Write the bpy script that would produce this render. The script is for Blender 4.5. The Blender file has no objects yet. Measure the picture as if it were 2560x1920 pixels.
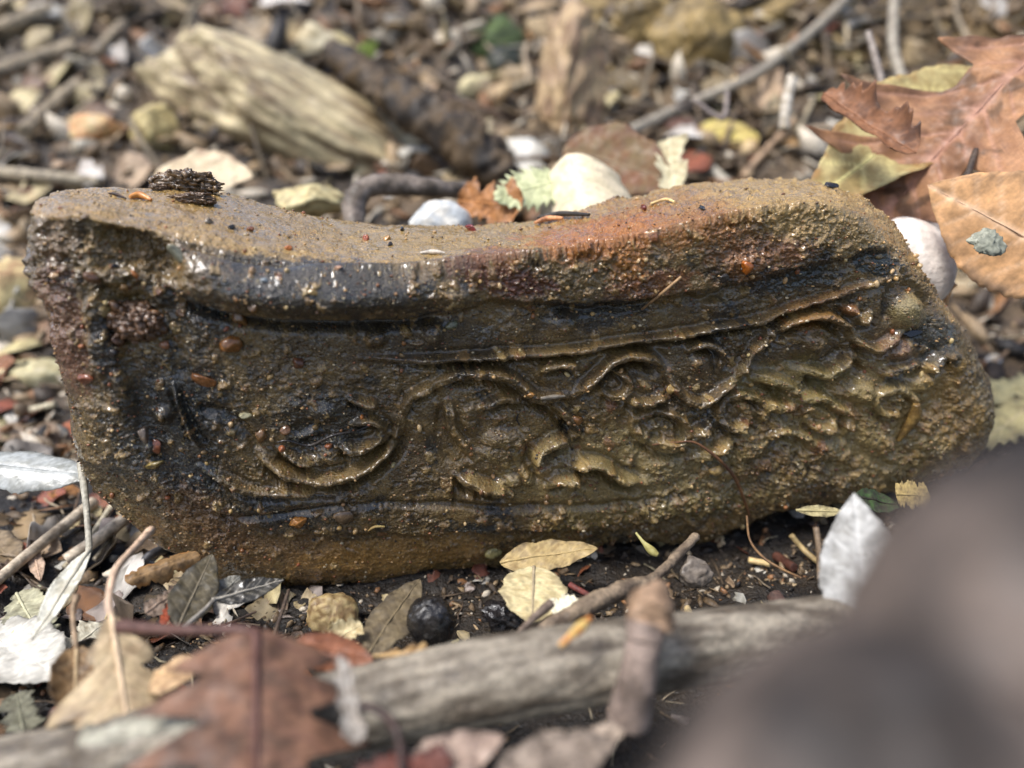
import bpy, math, random, time
import numpy as np
from mathutils import Matrix, Vector
T0 = time.time()
random.seed(7)
R = np.random.default_rng(11)
scene = bpy.context.scene
COL = scene.collection

# ------------------------------------------------------------------ camera, sky, sun, exposure
CAM = np.array([0.0, -0.20, 0.15])
PITCH = math.radians(23.0)
FPX = 26.0 / 36.0 * 2560.0
cam_d = bpy.data.cameras.new("camera")
cam_d.lens = 26.0
cam_d.sensor_width = 36.0
cam_d.clip_start = 0.002
cam_d.clip_end = 60.0
cam_d.dof.use_dof = True
cam_d.dof.focus_distance = 0.220
cam_d.dof.aperture_fstop = 26.0 / 4.9
cam_d.dof.aperture_blades = 0
cam_o = bpy.data.objects.new("camera", cam_d)
COL.objects.link(cam_o)
cam_o.location = CAM
cam_o.rotation_euler = (math.pi / 2 - PITCH, 0, 0)
scene.camera = cam_o

SUN_EL, SUN_AZ = math.radians(62), math.radians(-118)     # azimuth from +Y towards +X: high on the left
world = bpy.data.worlds.new("World")
scene.world = world
world.use_nodes = True
wn = world.node_tree
sky = wn.nodes.new("ShaderNodeTexSky")
sky.sky_type = 'NISHITA'
sky.sun_disc = False
sky.sun_elevation = SUN_EL
sky.sun_rotation = SUN_AZ
sky.air_density = 1.0
sky.dust_density = 3.0
bg = wn.nodes["Background"]
bg.inputs[1].default_value = 0.085
hs_ = wn.nodes.new("ShaderNodeHueSaturation")          # light filtered by haze and canopy is less blue than a clear sky
hs_.inputs['Saturation'].default_value = 1.0
wn.links.new(sky.outputs[0], hs_.inputs['Color'])
wn.links.new(hs_.outputs[0], bg.inputs[0])
sun_d = bpy.data.lights.new("sun", 'SUN')
sun_d.energy = 1.4
sun_d.angle = math.radians(17)
sun_d.color = (1.0, 0.995, 0.985)
sun_o = bpy.data.objects.new("sun", sun_d)
COL.objects.link(sun_o)
sd = Vector((math.sin(SUN_AZ) * math.cos(SUN_EL), math.cos(SUN_AZ) * math.cos(SUN_EL), math.sin(SUN_EL)))
sun_o.rotation_euler = sd.to_track_quat('Z', 'Y').to_euler()
scene.view_settings.view_transform = 'Standard'
scene.view_settings.look = 'None'
scene.view_settings.gamma = 1.0
scene.view_settings.exposure = 1.5
scene.view_settings.use_curve_mapping = False
scene.cycles.max_bounces = 6
scene.cycles.transparent_max_bounces = 4

# ------------------------------------------------------------------ maths helpers
FW = np.array([0, math.cos(PITCH), -math.sin(PITCH)])
UP = np.array([0, math.sin(PITCH), math.cos(PITCH)])
RT = np.array([1.0, 0, 0])

def ray(px, py):
    px = np.asarray(px, float); py = np.asarray(py, float)
    return ((px - 1280) / FPX)[..., None] * RT - ((py - 960) / FPX)[..., None] * UP + FW

def unproj(px, py, depth):
    return CAM + ray(px, py) * np.asarray(depth)[..., None]

def proj(p):
    q = np.asarray(p) - CAM
    d = q @ FW
    return 1280 + FPX * (q @ RT) / d, 960 - FPX * (q @ UP) / d, d

_perm = R.permutation(256).astype(np.int32)
_g = R.normal(size=(256, 3)); _g /= np.linalg.norm(_g, axis=1)[:, None]
_g = _g.astype(np.float32)

def pn(p):
    p = np.asarray(p, np.float32)
    i = np.floor(p).astype(np.int32); f = p - i
    u = f * f * f * (f * (f * 6 - 15) + 10)
    out = 0
    for dx in (0, 1):
        wx = u[:, 0] if dx else 1 - u[:, 0]
        for dy in (0, 1):
            wy = u[:, 1] if dy else 1 - u[:, 1]
            for dz in (0, 1):
                wz = u[:, 2] if dz else 1 - u[:, 2]
                h = _perm[(_perm[(_perm[(i[:, 0] + dx) & 255] + i[:, 1] + dy) & 255] + i[:, 2] + dz) & 255]
                g = _g[h]
                out = out + wx * wy * wz * (g[:, 0] * (f[:, 0] - dx) + g[:, 1] * (f[:, 1] - dy) + g[:, 2] * (f[:, 2] - dz))
    return out * 1.5

def fbm(p, scale, octv=4, gain=0.5, seed=0.0):
    p = np.asarray(p, np.float32) * scale + np.float32(seed * 17.31 + 0.37)
    a, s, o = 1.0, 0.0, 0
    for k in range(octv):
        o = o + a * pn(p); s += a
        a *= gain; p = p * 2.03 + 5.1
    return o / s

def sstep(a, b, x):
    t = np.clip((x - a) / (b - a), 0, 1)
    return t * t * (3 - 2 * t)

def lin(r, g=None, b=None, k=1.0):
    if g is None: r, g, b = r
    c = np.array([r, g, b], float) / 255.0
    return np.where(c <= 0.04045, c / 12.92, ((c + 0.055) / 1.055) ** 2.4) * k

def spline(pts, n):
    """Catmull-Rom through pts, n points evenly spaced along it."""
    p = np.asarray(pts, float)
    if len(p) == 2:
        t = np.linspace(0, 1, n)[:, None]
        return p[0] * (1 - t) + p[1] * t
    q = np.vstack([2 * p[0] - p[1], p, 2 * p[-1] - p[-2]])
    out = []
    for i in range(len(p) - 1):
        t = np.linspace(0, 1, 14, endpoint=False)[:, None]
        a, b, c, d = q[i], q[i + 1], q[i + 2], q[i + 3]
        out.append(0.5 * ((2 * b) + (c - a) * t + (2 * a - 5 * b + 4 * c - d) * t ** 2 + (3 * b - a - 3 * c + d) * t ** 3))
    out = np.vstack(out + [p[-1:]])
    k = min(3, p.shape[1])
    s = np.concatenate([[0], np.cumsum(np.linalg.norm(np.diff(out[:, :k], axis=0), axis=1))])
    ti = np.linspace(0, s[-1], n)
    return np.stack([np.interp(ti, s, out[:, j]) for j in range(p.shape[1])], 1)

# ------------------------------------------------------------------ object helpers
def make_mesh(name, V, F, mat, cols=None, smooth=True):
    """F: one array of equal faces, or a list of such arrays (quads and triangles)"""
    V = np.asarray(V, np.float32)
    Fs = [np.asarray(f, np.int32) for f in (F if isinstance(F, list) else [F])]
    me = bpy.data.meshes.new(name)
    idx = np.concatenate([f.ravel() for f in Fs])
    tot = np.concatenate([np.full(len(f), f.shape[1], np.int32) for f in Fs])
    nf = len(tot)
    me.vertices.add(len(V)); me.vertices.foreach_set("co", V.ravel())
    me.loops.add(len(idx)); me.loops.foreach_set("vertex_index", idx)
    me.polygons.add(nf)
    me.polygons.foreach_set("loop_start", np.concatenate([[0], np.cumsum(tot)[:-1]]).astype(np.int32))
    me.polygons.foreach_set("loop_total", tot)
    if smooth: me.polygons.foreach_set("use_smooth", np.ones(nf, bool))
    if cols is not None:
        ca = me.attributes.new("col", 'FLOAT_COLOR', 'POINT')
        c4 = np.ones((len(V), 4), np.float32); c4[:, :3] = np.clip(cols, 0, 1)
        ca.data.foreach_set("color", c4.ravel())
    me.update(calc_edges=True)
    if mat is not None: me.materials.append(mat)
    return me

def link(name, me, parent=None, loc=None):
    o = bpy.data.objects.new(name, me)
    COL.objects.link(o)
    if parent is not None: o.parent = parent
    if loc is not None: o.location = loc
    return o

def tag(o, label=None, cat=None, group=None, kind=None):
    if label: o["label"] = label
    if cat: o["category"] = cat
    if group: o["group"] = group
    if kind: o["kind"] = kind
    return o

# ------------------------------------------------------------------ materials
def nd(t, typ, **kw):
    n = t.nodes.new(typ)
    for k, v in kw.items(): setattr(n, k, v)
    return n

def surf_mat(name, rough=(0.3, 0.6), rscale=600.0, cscale=900.0, cvar=0.25, bump=0.3, bscale=1500.0, bdist=0.0004,
             trans=0.0, spec=0.5, coat=0.0, rand=0.0, hue=0.0, coord='Object'):
    m = bpy.data.materials.new(name)
    m.use_nodes = True
    t = m.node_tree
    b = t.nodes["Principled BSDF"]
    L = t.links.new
    tc = nd(t, 'ShaderNodeTexCoord')
    at = nd(t, 'ShaderNodeAttribute', attribute_name="col")
    n1 = nd(t, 'ShaderNodeTexNoise'); n1.inputs['Scale'].default_value = cscale; n1.inputs['Detail'].default_value = 5
    L(tc.outputs[coord], n1.inputs['Vector'])
    mr = nd(t, 'ShaderNodeMapRange'); mr.inputs[1].default_value = 0.3; mr.inputs[2].default_value = 0.7
    mr.inputs[3].default_value = 1 - cvar; mr.inputs[4].default_value = 1 + cvar
    L(n1.outputs[0], mr.inputs[0])
    mx = nd(t, 'ShaderNodeMix', data_type='RGBA', blend_type='MULTIPLY'); mx.inputs[0].default_value = 1.0
    L(at.outputs['Color'], mx.inputs[6]); L(mr.outputs[0], mx.inputs[7])
    csock = mx.outputs[2]
    if rand > 0 or hue > 0:
        oi = nd(t, 'ShaderNodeObjectInfo')
        hs = nd(t, 'ShaderNodeHueSaturation')
        v = nd(t, 'ShaderNodeMapRange'); v.inputs[3].default_value = 1 - rand; v.inputs[4].default_value = 1 + rand
        h = nd(t, 'ShaderNodeMapRange'); h.inputs[3].default_value = 0.5 - hue; h.inputs[4].default_value = 0.5 + hue
        w = nd(t, 'ShaderNodeMath', operation='FRACT')
        w2 = nd(t, 'ShaderNodeMath', operation='MULTIPLY'); w2.inputs[1].default_value = 7.77
        L(oi.outputs['Random'], v.inputs[0]); L(oi.outputs['Random'], w2.inputs[0]); L(w2.outputs[0], w.inputs[0]); L(w.outputs[0], h.inputs[0])
        L(v.outputs[0], hs.inputs['Value']); L(h.outputs[0], hs.inputs['Hue']); L(csock, hs.inputs['Color'])
        csock = hs.outputs[0]
    L(csock, b.inputs['Base Color'])
    n2 = nd(t, 'ShaderNodeTexNoise'); n2.inputs['Scale'].default_value = rscale; n2.inputs['Detail'].default_value = 4
    L(tc.outputs[coord], n2.inputs['Vector'])
    rr = nd(t, 'ShaderNodeMapRange'); rr.inputs[1].default_value = 0.35; rr.inputs[2].default_value = 0.65
    rr.inputs[3].default_value = rough[0]; rr.inputs[4].default_value = rough[1]
    L(n2.outputs[0], rr.inputs[0]); L(rr.outputs[0], b.inputs['Roughness'])
    b.inputs['Specular IOR Level'].default_value = spec
    b.inputs['Coat Weight'].default_value = coat
    b.inputs['Coat Roughness'].default_value = 0.07
    if coat >= 1.0:                           # the film of water is patchy
        n4 = nd(t, 'ShaderNodeTexNoise'); n4.inputs['Scale'].default_value = 70; n4.inputs['Detail'].default_value = 5
        L(tc.outputs[coord], n4.inputs['Vector'])
        cw = nd(t, 'ShaderNodeMapRange'); cw.inputs[1].default_value = 0.4; cw.inputs[2].default_value = 0.58
        cw.inputs[3].default_value = 0.6; cw.inputs[4].default_value = 1.0
        L(n4.outputs[0], cw.inputs[0]); L(cw.outputs[0], b.inputs['Coat Weight'])
    if bump > 0:
        n3 = nd(t, 'ShaderNodeTexNoise'); n3.inputs['Scale'].default_value = bscale; n3.inputs['Detail'].default_value = 6
        L(tc.outputs[coord], n3.inputs['Vector'])
        bp = nd(t, 'ShaderNodeBump'); bp.inputs['Strength'].default_value = bump; bp.inputs['Distance'].default_value = bdist
        L(n3.outputs[0], bp.inputs['Height']); L(bp.outputs[0], b.inputs['Normal'])
    if trans > 0:
        tr = nd(t, 'ShaderNodeBsdfTranslucent'); L(csock, tr.inputs['Color'])
        ms = nd(t, 'ShaderNodeMixShader'); ms.inputs[0].default_value = trans
        L(b.outputs[0], ms.inputs[1]); L(tr.outputs[0], ms.inputs[2])
        L(ms.outputs[0], t.nodes['Material Output'].inputs['Surface'])
    return m

M_STONE = surf_mat("wet_muddy_stone", rough=(0.14, 0.42), rscale=250, cscale=2200, cvar=0.4, bump=0.9, bscale=1700, bdist=0.0008, spec=0.5, coat=1.0)
M_MUD = surf_mat("wet_mud", rough=(0.12, 0.4), rscale=700, cscale=1500, cvar=0.3, bump=0.5, bscale=2200, bdist=0.0005, coat=0.3)
M_GRIT = surf_mat("wet_grit", rough=(0.1, 0.35), rscale=700, cscale=1500, cvar=0.25, bump=0.3, bscale=2600, bdist=0.0003, coat=0.3, rand=0.25, hue=0.015)
M_SOIL = surf_mat("dark_soil", rough=(0.35, 0.8), rscale=400, cscale=500, cvar=0.5, bump=0.8, bscale=900, bdist=0.0016)
M_CRUMB = surf_mat("soil_crumb", rough=(0.35, 0.75), rscale=500, cscale=900, cvar=0.4, bump=0.5, bscale=1500, bdist=0.0006)
M_LEAF = surf_mat("dry_leaf", rough=(0.5, 0.8), rscale=300, cscale=700, cvar=0.16, bump=0.35, bscale=1200, bdist=0.0003, trans=0.12)
M_LEAFW = surf_mat("wet_leaf", rough=(0.12, 0.4), rscale=250, cscale=700, cvar=0.18, bump=0.3, bscale=1100, bdist=0.0003, trans=0.08)
M_SCRAP = surf_mat("leaf_scrap", rough=(0.15, 0.6), rscale=120, cscale=400, cvar=0.25, bump=0.4, bscale=900, bdist=0.0005, trans=0.08, rand=0.35, hue=0.02)
M_BARK = surf_mat("bark", rough=(0.5, 0.85), rscale=300, cscale=900, cvar=0.3, bump=0.6, bscale=1200, bdist=0.0006)
M_TWIG = surf_mat("twig_bark", rough=(0.4, 0.8), rscale=300, cscale=800, cvar=0.3, bump=0.5, bscale=1500, bdist=0.0004, rand=0.25, hue=0.015)
M_ROCK = surf_mat("rock", rough=(0.35, 0.8), rscale=150, cscale=300, cvar=0.25, bump=0.5, bscale=500, bdist=0.001)
M_PEBBLE = surf_mat("pebble", rough=(0.2, 0.6), rscale=200, cscale=350, cvar=0.25, bump=0.4, bscale=600, bdist=0.0008, rand=0.35, hue=0.02)
M_MOSS = surf_mat("moss", rough=(0.7, 0.95), rscale=300, cscale=500, cvar=0.45, bump=0.9, bscale=700, bdist=0.002)
print("mats", time.time() - T0)

# ------------------------------------------------------------------ the ground
def gz(x, y, detail=True):
    x = np.asarray(x, float); y = np.asarray(y, float)
    sh = x.shape
    x = x.ravel(); y = y.ravel()
    p = np.stack([x, y, np.zeros_like(x)], 1)
    ys = y - 0.105
    slope = 0.02 * np.log1p(np.exp(np.clip(ys / 0.02, -30, 30))) * 0.46
    slope = np.where(slope > 1.5, 1.5 + (slope - 1.5) * 0.1, slope)
    far = sstep(0.1, 0.5, y)
    z = slope + fbm(p, 9, 3, 0.5, 1) * (0.008 + 0.030 * far) + fbm(p, 45, 3, 0.5, 2) * (0.004 + 0.018 * far)
    if detail:
        z = z + fbm(p, 260, 3, 0.6, 3) * 0.0022
    # the bank on the far right side is steeper and lumpier
    z = z + sstep(0.25, 0.55, y) * sstep(-0.05, 0.25, x) * (0.05 + 0.05 * fbm(p, 11, 3, 0.5, 8))
    # shallow hollow in front of and under the stone
    z = z - 0.006 * np.exp(-((y - 0.0 - 0.17 * x) / 0.03) ** 2) * (np.abs(x) < 0.16)
    return z.reshape(sh)

def axis_coords(lo, hi, n, c, k):
    a = np.arcsinh((lo - c) * k); b = np.arcsinh((hi - c) * k)
    return c + np.sinh(np.linspace(a, b, n)) / k

gx = axis_coords(-6, 6, 430, 0.0, 14)
gy = axis_coords(-3, 7, 430, 0.0, 14)
GX, GY = np.meshgrid(gx, gy)
GZ = gz(GX, GY)
nv_, nu_ = GX.shape
gi = np.arange(nv_ * nu_).reshape(nv_, nu_)
GF = np.stack([gi[:-1, :-1], gi[:-1, 1:], gi[1:, 1:], gi[1:, :-1]], -1).reshape(-1, 4)
GP = np.stack([GX, GY, GZ], -1).reshape(-1, 3)
n1 = fbm(GP, 22, 4, 0.6, 4); n2 = fbm(GP, 130, 3, 0.6, 5)
gm = sstep(-0.25, 0.35, n1 + 0.5 * n2)[:, None]
gc = lin(44, 36, 28) * (1 - gm) + lin(98, 80, 58) * gm
bank = (sstep(0.3, 0.55, GP[:, 1]) * sstep(0.0, 0.15, GP[:, 0]))[:, None]
gc = gc * (1 - bank) + (lin(120, 96, 52) * gm + lin(70, 56, 30) * (1 - gm)) * bank
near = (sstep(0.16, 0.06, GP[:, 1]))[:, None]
gc = gc * (1 - 0.85 * near) + lin(20, 17, 14) * 0.85 * near  # damp soil tone, deepened in colour to paint in the shade before the stone
ground = tag(link("ground", make_mesh("ground", GP, GF, M_SOIL, gc)), "dark damp woodland soil, shade painted in around the stone, rising into a bank behind it", kind='structure')

def ghit(px, py, h=0.0):
    """where the view ray of a pixel meets the ground (plus h)"""
    d = ray(px, py)
    t = np.geomspace(0.02, 4.0, 1500)
    P = CAM + d * t[:, None]
    s = P[:, 2] - (gz(P[:, 0], P[:, 1], False) + h)
    k = np.argmax(s < 0)
    if s[k] >= 0: k = len(t) - 1
    return P[k]
print("ground", time.time() - T0)

# ------------------------------------------------------------------ the carved stone
TH = math.radians(10.0)
E1 = np.array([math.cos(TH), math.sin(TH), 0]); NO = np.array([math.sin(TH), -math.cos(TH), 0]); EZ = np.array([0, 0, 1.0])
SO = np.array([0.0, 0.0, 0.0])

def splane(px, py, d):
    r = ray(px, py)
    t = (np.dot(SO - CAM, NO) - np.asarray(d)) / (r @ NO)
    P = CAM + r * t[..., None]
    return np.stack([(P - SO) @ E1, P[..., 2]], -1)

def side(pts, n, dep=None):
    q = spline(pts, n)
    if dep is None: return q
    d = np.interp(np.linspace(0, 1, n), np.linspace(0, 1, len(dep)), dep)
    return q, d

NU, NV, NRING, NBACK = 226, 98, 28, 8
fT = side([(175, 540), (300, 556), (430, 595), (560, 638), (700, 662), (850, 675), (1000, 672), (1150, 655), (1300, 640), (1450, 622), (1600, 590), (1750, 555), (1900, 525), (2020, 520), (2110, 555)], NU + 1)
fR = side([(2110, 555), (2160, 620), (2230, 720), (2290, 800), (2340, 900), (2385, 1000), (2385, 1080)], NV + 1)
fB = side([(420, 1250), (520, 1320), (640, 1385), (800, 1412), (950, 1400), (1100, 1362), (1300, 1330), (1500, 1300), (1700, 1290), (1850, 1240), (2050, 1195), (2250, 1150), (2385, 1080)], NU + 1)
fL = side([(175, 540), (205, 680), (249, 790), (270, 880), (310, 980), (345, 1080), (380, 1170), (420, 1250)], NV + 1)
sT, dT = side([(108, 490), (160, 472), (250, 467), (390, 466), (480, 470), (560, 480), (650, 505), (760, 535), (900, 555), (1050, 562), (1200, 563), (1320, 555), (1420, 535), (1540, 500), (1640, 480), (1740, 465), (1850, 452), (1960, 450), (2040, 456), (2105, 478), (2160, 520)], NU + 1, [.035, .045, .05, .05, .05, .05, .045, .03])
sR, dR = side([(2160, 520), (2217, 580), (2275, 658), (2322, 743), (2369, 782), (2400, 837), (2415, 879), (2439, 926), (2458, 984), (2458, 1040), (2430, 1105)], NV + 1, [.03, .022, .02, .02, .02])
sB, dB = side([(330, 1288), (381, 1337), (467, 1380), (556, 1434), (650, 1458), (760, 1468), (850, 1473), (928, 1473), (1005, 1457), (1083, 1430), (1180, 1410), (1278, 1399), (1394, 1372), (1530, 1337), (1610, 1342), (1710, 1348), (1778, 1337), (1871, 1290), (1933, 1267), (2030, 1247), (2147, 1228), (2244, 1204), (2322, 1181), (2392, 1142), (2430, 1105)], NU + 1, [.018, .016, .014, .014, .02])
sL, dL = side([(108, 490), (109, 514), (100, 570), (87, 619), (90, 665), (117, 732), (136, 798), (156, 887), (175, 961), (187, 1018), (194, 1115), (210, 1169), (250, 1220), (330, 1288)], NV + 1, [.035, .022, .018, .018, .018])

def coons(T_, B_, L_, R_):
    u = np.linspace(0, 1, NU + 1)[None, :, None]; v = np.linspace(0, 1, NV + 1)[:, None, None]
    return ((1 - v) * T_[None] + v * B_[None] + (1 - u) * L_[:, None] + u * R_[:, None]
            - ((1 - u) * (1 - v) * T_[0] + u * (1 - v) * T_[-1] + (1 - u) * v * B_[0] + u * v * B_[-1]))

fpx = coons(fT, fB, fL, fR)
faz = splane(fpx[..., 0], fpx[..., 1], 0.0)
def loop(t, r, b, l): return np.concatenate([t[:-1], r[:-1], b[::-1][:-1], l[::-1][:-1]])
Fl = loop(faz[0], faz[:, -1], faz[-1], faz[:, 0])
Sd = loop(dT, dR, dB, dL)
Sp = loop(sT, sR, sB, sL)
Sl = splane(Sp[:, 0], Sp[:, 1], Sd)
NLp = len(Fl)
cen = faz.reshape(-1, 2).mean(0)
rings = []
for k in range(1, NRING + 1):
    s = (k / NRING) ** 1.25 * math.pi / 2
    rings.append(np.column_stack([Fl + (Sl - Fl) * math.sin(s), Sd * (1 - math.cos(s))]))
for k in range(1, NBACK + 1):
    s = k / NBACK
    sh = cen + (Sl - cen) * np.array([1 - 0.06 * s ** 2, 1 - 0.12 * s ** 2])
    rings.append(np.column_stack([sh, Sd + (0.062 - Sd) * s]))
A = [np.column_stack([faz.reshape(-1, 2), np.zeros((NU + 1) * (NV + 1))])]
fid = np.arange((NU + 1) * (NV + 1)).reshape(NV + 1, NU + 1)
floop = loop(fid[0], fid[:, -1], fid[-1], fid[:, 0])
faces = [np.stack([fid[:-1, :-1], fid[1:, :-1], fid[1:, 1:], fid[:-1, 1:]], -1).reshape(-1, 4)]
off = fid.size
prev = floop
for r in rings:
    cur = off + np.arange(NLp); off += NLp
    A.append(r)
    faces.append(np.stack([prev, np.roll(prev, -1), np.roll(cur, -1), cur], -1))
    prev = cur
A = np.vstack(A); FC = np.vstack(faces)
# smooth the coarse body, then subdivide it
ed = np.vstack([FC[:, [0, 1]], FC[:, [1, 2]], FC[:, [2, 3]], FC[:, [3, 0]]])
deg = np.bincount(ed.ravel(), minlength=len(A))[:, None]
for it in range(30):
    sm = np.stack([np.bincount(ed[:, 0], A[ed[:, 1], j], len(A)) + np.bincount(ed[:, 1], A[ed[:, 0], j], len(A)) for j in range(3)], 1) / deg
    A = A + 0.5 * (sm - A)
W = SO + A[:, :1] * E1 + A[:, 1:2] * EZ - A[:, 2:3] * NO
tmp = link("tmp_body", make_mesh("tmp_body", W, FC, None))
md = tmp.modifiers.new("s", 'SUBSURF'); md.levels = 2; md.subdivision_type = 'CATMULL_CLARK'
dg = bpy.context.evaluated_depsgraph_get()
em = tmp.evaluated_get(dg).to_mesh()
SV = np.empty(len(em.vertices) * 3, np.float32); em.vertices.foreach_get("co", SV); SV = SV.reshape(-1, 3).astype(float)
SF = np.empty(len(em.loops), np.int32); em.loops.foreach_get("vertex_index", SF); SF = SF.reshape(-1, 4)
SN = np.empty(len(SV) * 3, np.float32); em.vertex_normals.foreach_get("vector", SN); SN = SN.reshape(-1, 3).astype(float)
tmp.evaluated_get(dg).to_mesh_clear()
he = np.vstack([SF[:, [0, 1]], SF[:, [1, 2]], SF[:, [2, 3]], SF[:, [3, 0]]]).astype(np.int64)
ky = he[:, 0] * len(SV) + he[:, 1]; rk = he[:, 1] * len(SV) + he[:, 0]
open_e = he[~np.isin(ky, rk)]
SN = np.vstack([SN, -NO[None]]); SV = np.vstack([SV, SV[np.unique(open_e)].mean(0)])
STRI = np.column_stack([open_e[:, 1], open_e[:, 0], np.full(len(open_e), len(SV) - 1)]).astype(np.int32)
tm = tmp.data; bpy.data.objects.remove(tmp); bpy.data.meshes.remove(tm)
print("stone body", len(SV), time.time() - T0)

# relief map over the face of the stone (2 px of the photograph per cell), heights in mm
HW, HH = 1280, 960
HY, HX = np.mgrid[0:HH, 0:HW].astype(np.float32) * 2.0
H = np.zeros((HH, HW), np.float32)
def box(xs, ys, m):
    x0 = max(0, int((min(xs) - m) / 2)); x1 = min(HW, int((max(xs) + m) / 2) + 1)
    y0 = max(0, int((min(ys) - m) / 2)); y1 = min(HH, int((max(ys) + m) / 2) + 1)
    return slice(y0, y1), slice(x0, x1)
def dist_curve(q, sl):
    X = HX[sl]; Y = HY[sl]
    best = np.full(X.shape, 1e9, np.float32); tt = np.zeros(X.shape, np.float32)
    for i in range(len(q) - 1):
        ax, ay = q[i][:2]; bx, by = q[i + 1][:2]
        dx, dy = bx - ax, by - ay
        L2 = dx * dx + dy * dy + 1e-6
        t = np.clip(((X - ax) * dx + (Y - ay) * dy) / L2, 0, 1)
        d = np.hypot(X - ax - t * dx, Y - ay - t * dy)
        k = d < best
        best[k] = d[k]; tt[k] = ((i + t) / (len(q) - 1))[k]
    return best, tt
RID = np.zeros((HH, HW), np.float32)
_wq = np.stack([HX, HY, 0 * HX], -1).reshape(-1, 3)
WEAR = sstep(-0.35, 0.3, fbm(_wq, 0.011, 3, 0.6, 24)).reshape(HH, HW) + 0.35 * fbm(_wq, 0.05, 2, 0.6, 25).reshape(HH, HW)
def ridge(pts, w, h, groove=0.5, under=0.0):
    """a carved ridge: flat-topped, with a cut along it; under deepens the cut below it"""
    w *= 1.1; h *= 1.8
    q = spline(pts, max(10, len(pts) * 6))
    m = w * 4
    sl = box(q[:, 0], q[:, 1], m)
    d, t = dist_curve(q, sl)
    taper = (sstep(0, 0.2, t) * sstep(1.0, 0.8, t) * 0.75 + 0.25) * (0.7 + 0.4 * WEAR[sl])
    ww = w * (0.6 + 0.4 * taper)
    prof = h * taper * sstep(1.3, 0.45, d / ww)
    RID[sl] = np.maximum(RID[sl], prof)
    qc = np.array(q); qc[:, 1] += w * 1.25
    d2, _ = dist_curve(qc, sl)
    et = sstep(0, 0.2, t) * sstep(1.0, 0.85, t)
    H[sl] -= 0.85 * groove * h * et * np.exp(-(d2 / (w * 0.75)) ** 2)
    H[sl] -= groove * 0.35 * h * et * np.exp(-((d - 1.6 * w) / (w * 0.7)) ** 2)
def cut(pts, w, h):
    q = spline(pts, max(10, len(pts) * 6)); sl = box(q[:, 0], q[:, 1], w * 4)
    d, t = dist_curve(q, sl)
    H[sl] -= h * np.exp(-(d / w) ** 2)
def blob(x, y, rx, ry, h, rot=0.0, p=2.0):
    sl = box([x - 2 * max(rx, ry), x + 2 * max(rx, ry)], [y - 2 * max(rx, ry), y + 2 * max(rx, ry)], 0)
    c, s = math.cos(math.radians(rot)), math.sin(math.radians(rot))
    X = HX[sl] - x; Y = HY[sl] - y
    u = (c * X + s * Y) / rx; v = (-s * X + c * Y) / ry
    r = np.hypot(u, v)
    if h > 0: RID[sl] = np.maximum(RID[sl], h * sstep(1.25, 0.3, r))
    else: H[sl] += h * sstep(1.3, 0.3, r)

ridge([(900, 893), (1030, 897), (1161, 895), (1297, 883), (1414, 876), (1550, 857), (1710, 837), (1797, 817), (1894, 802), (1972, 774), (2069, 743), (2167, 712), (2244, 689)], 10, 1.5, 0.7)
ridge([(1091, 957), (1145, 934), (1219, 930), (1278, 945), (1320, 980), (1355, 994), (1415, 985)], 15, 2.0)
ridge([(1345, 936), (1368, 914), (1405, 906), (1450, 916)], 12, 1.4)
ridge([(1433, 984), (1491, 945), (1530, 908), (1581, 889), (1628, 897), (1662, 932)], 14, 2.0, 0.8)
ridge([(1200, 1019), (1258, 994), (1317, 996)], 12, 1.7)
ridge([(1560, 992), (1608, 1006), (1665, 990)], 12, 1.5)
ridge([(1720, 876), (1751, 858), (1786, 864), (1799, 890), (1793, 926)], 11, 1.7)
blob(1752, 906, 36, 34, 1.3)
ridge([(1918, 806), (1918, 844), (1887, 868), (1867, 907), (1838, 945)], 13, 2.2)
ridge([(1933, 846), (1964, 813), (2011, 790), (2062, 788), (2104, 811), (2128, 842)], 13, 2.0, 0.9)
blob(2124, 774, 20, 18, 2.4); ridge([(2135, 805), (2160, 800), (2172, 780)], 10, 1.4)
blob(2268, 782, 40, 44, 2.4); cut([(2215, 790), (2225, 730), (2280, 718), (2330, 760), (2335, 820)], 13, 1.6)
blob(2038, 856, 30, 24, 2.0, -20); ridge([(2015, 926), (2060, 938), (2100, 920), (2135, 885)], 15, 1.8, 0.9)
cut([(1985, 905), (2050, 905), (2100, 870)], 16, 1.4); cut([(2030, 955), (2090, 965), (2150, 930)], 18, 1.6)
blob(2147, 975, 40, 34, 2.0, 20); blob(2244, 980, 34, 26, 2.2, -30); blob(2300, 955, 44, 26, 2.2, -25); blob(2244, 868, 40, 30, 1.8, 15)
ridge([(2305, 924), (2357, 887)], 13, 1.8); blob(2390, 905, 40, 30, 1.5, 40)
ridge([(1590, 1000), (1585, 1060), (1610, 1100), (1690, 1110), (1740, 1085), (1800, 1040)], 14, 1.3)
ridge([(1880, 940), (1940, 950), (1985, 985), (1960, 1015), (1900, 1005)], 16, 1.7)
ridge([(1740, 1140), (1790, 1120), (1830, 1090)], 13, 1.6); blob(1870, 1120, 52, 34, 1.5, -20)
blob(1930, 1040, 60, 22, 1.2, 15); blob(1700, 1010, 46, 20, 1.1, 5); blob(2060, 1120, 50, 30, 1.5, 30); blob(2180, 1090, 60, 36, 1.4, 60)
blob(2330, 1110, 70, 50, 1.3); blob(2010, 1010, 48, 24, 1.3, 20)
ridge([(1005, 1041), (1030, 990), (1091, 957)], 12, 1.4); ridge([(1662, 932), (1700, 985), (1760, 1002), (1838, 945)], 12, 1.5)
ridge([(2128, 842), (2175, 872), (2230, 850), (2255, 825)], 11, 1.5)
ridge([(1910, 1090), (1960, 1075), (2010, 1090), (2030, 1130)], 13, 1.4); ridge([(2080, 1010), (2120, 1040), (2110, 1085)], 13, 1.4); ridge([(2200, 930), (2250, 920), (2300, 905)], 12, 1.3)
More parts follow.
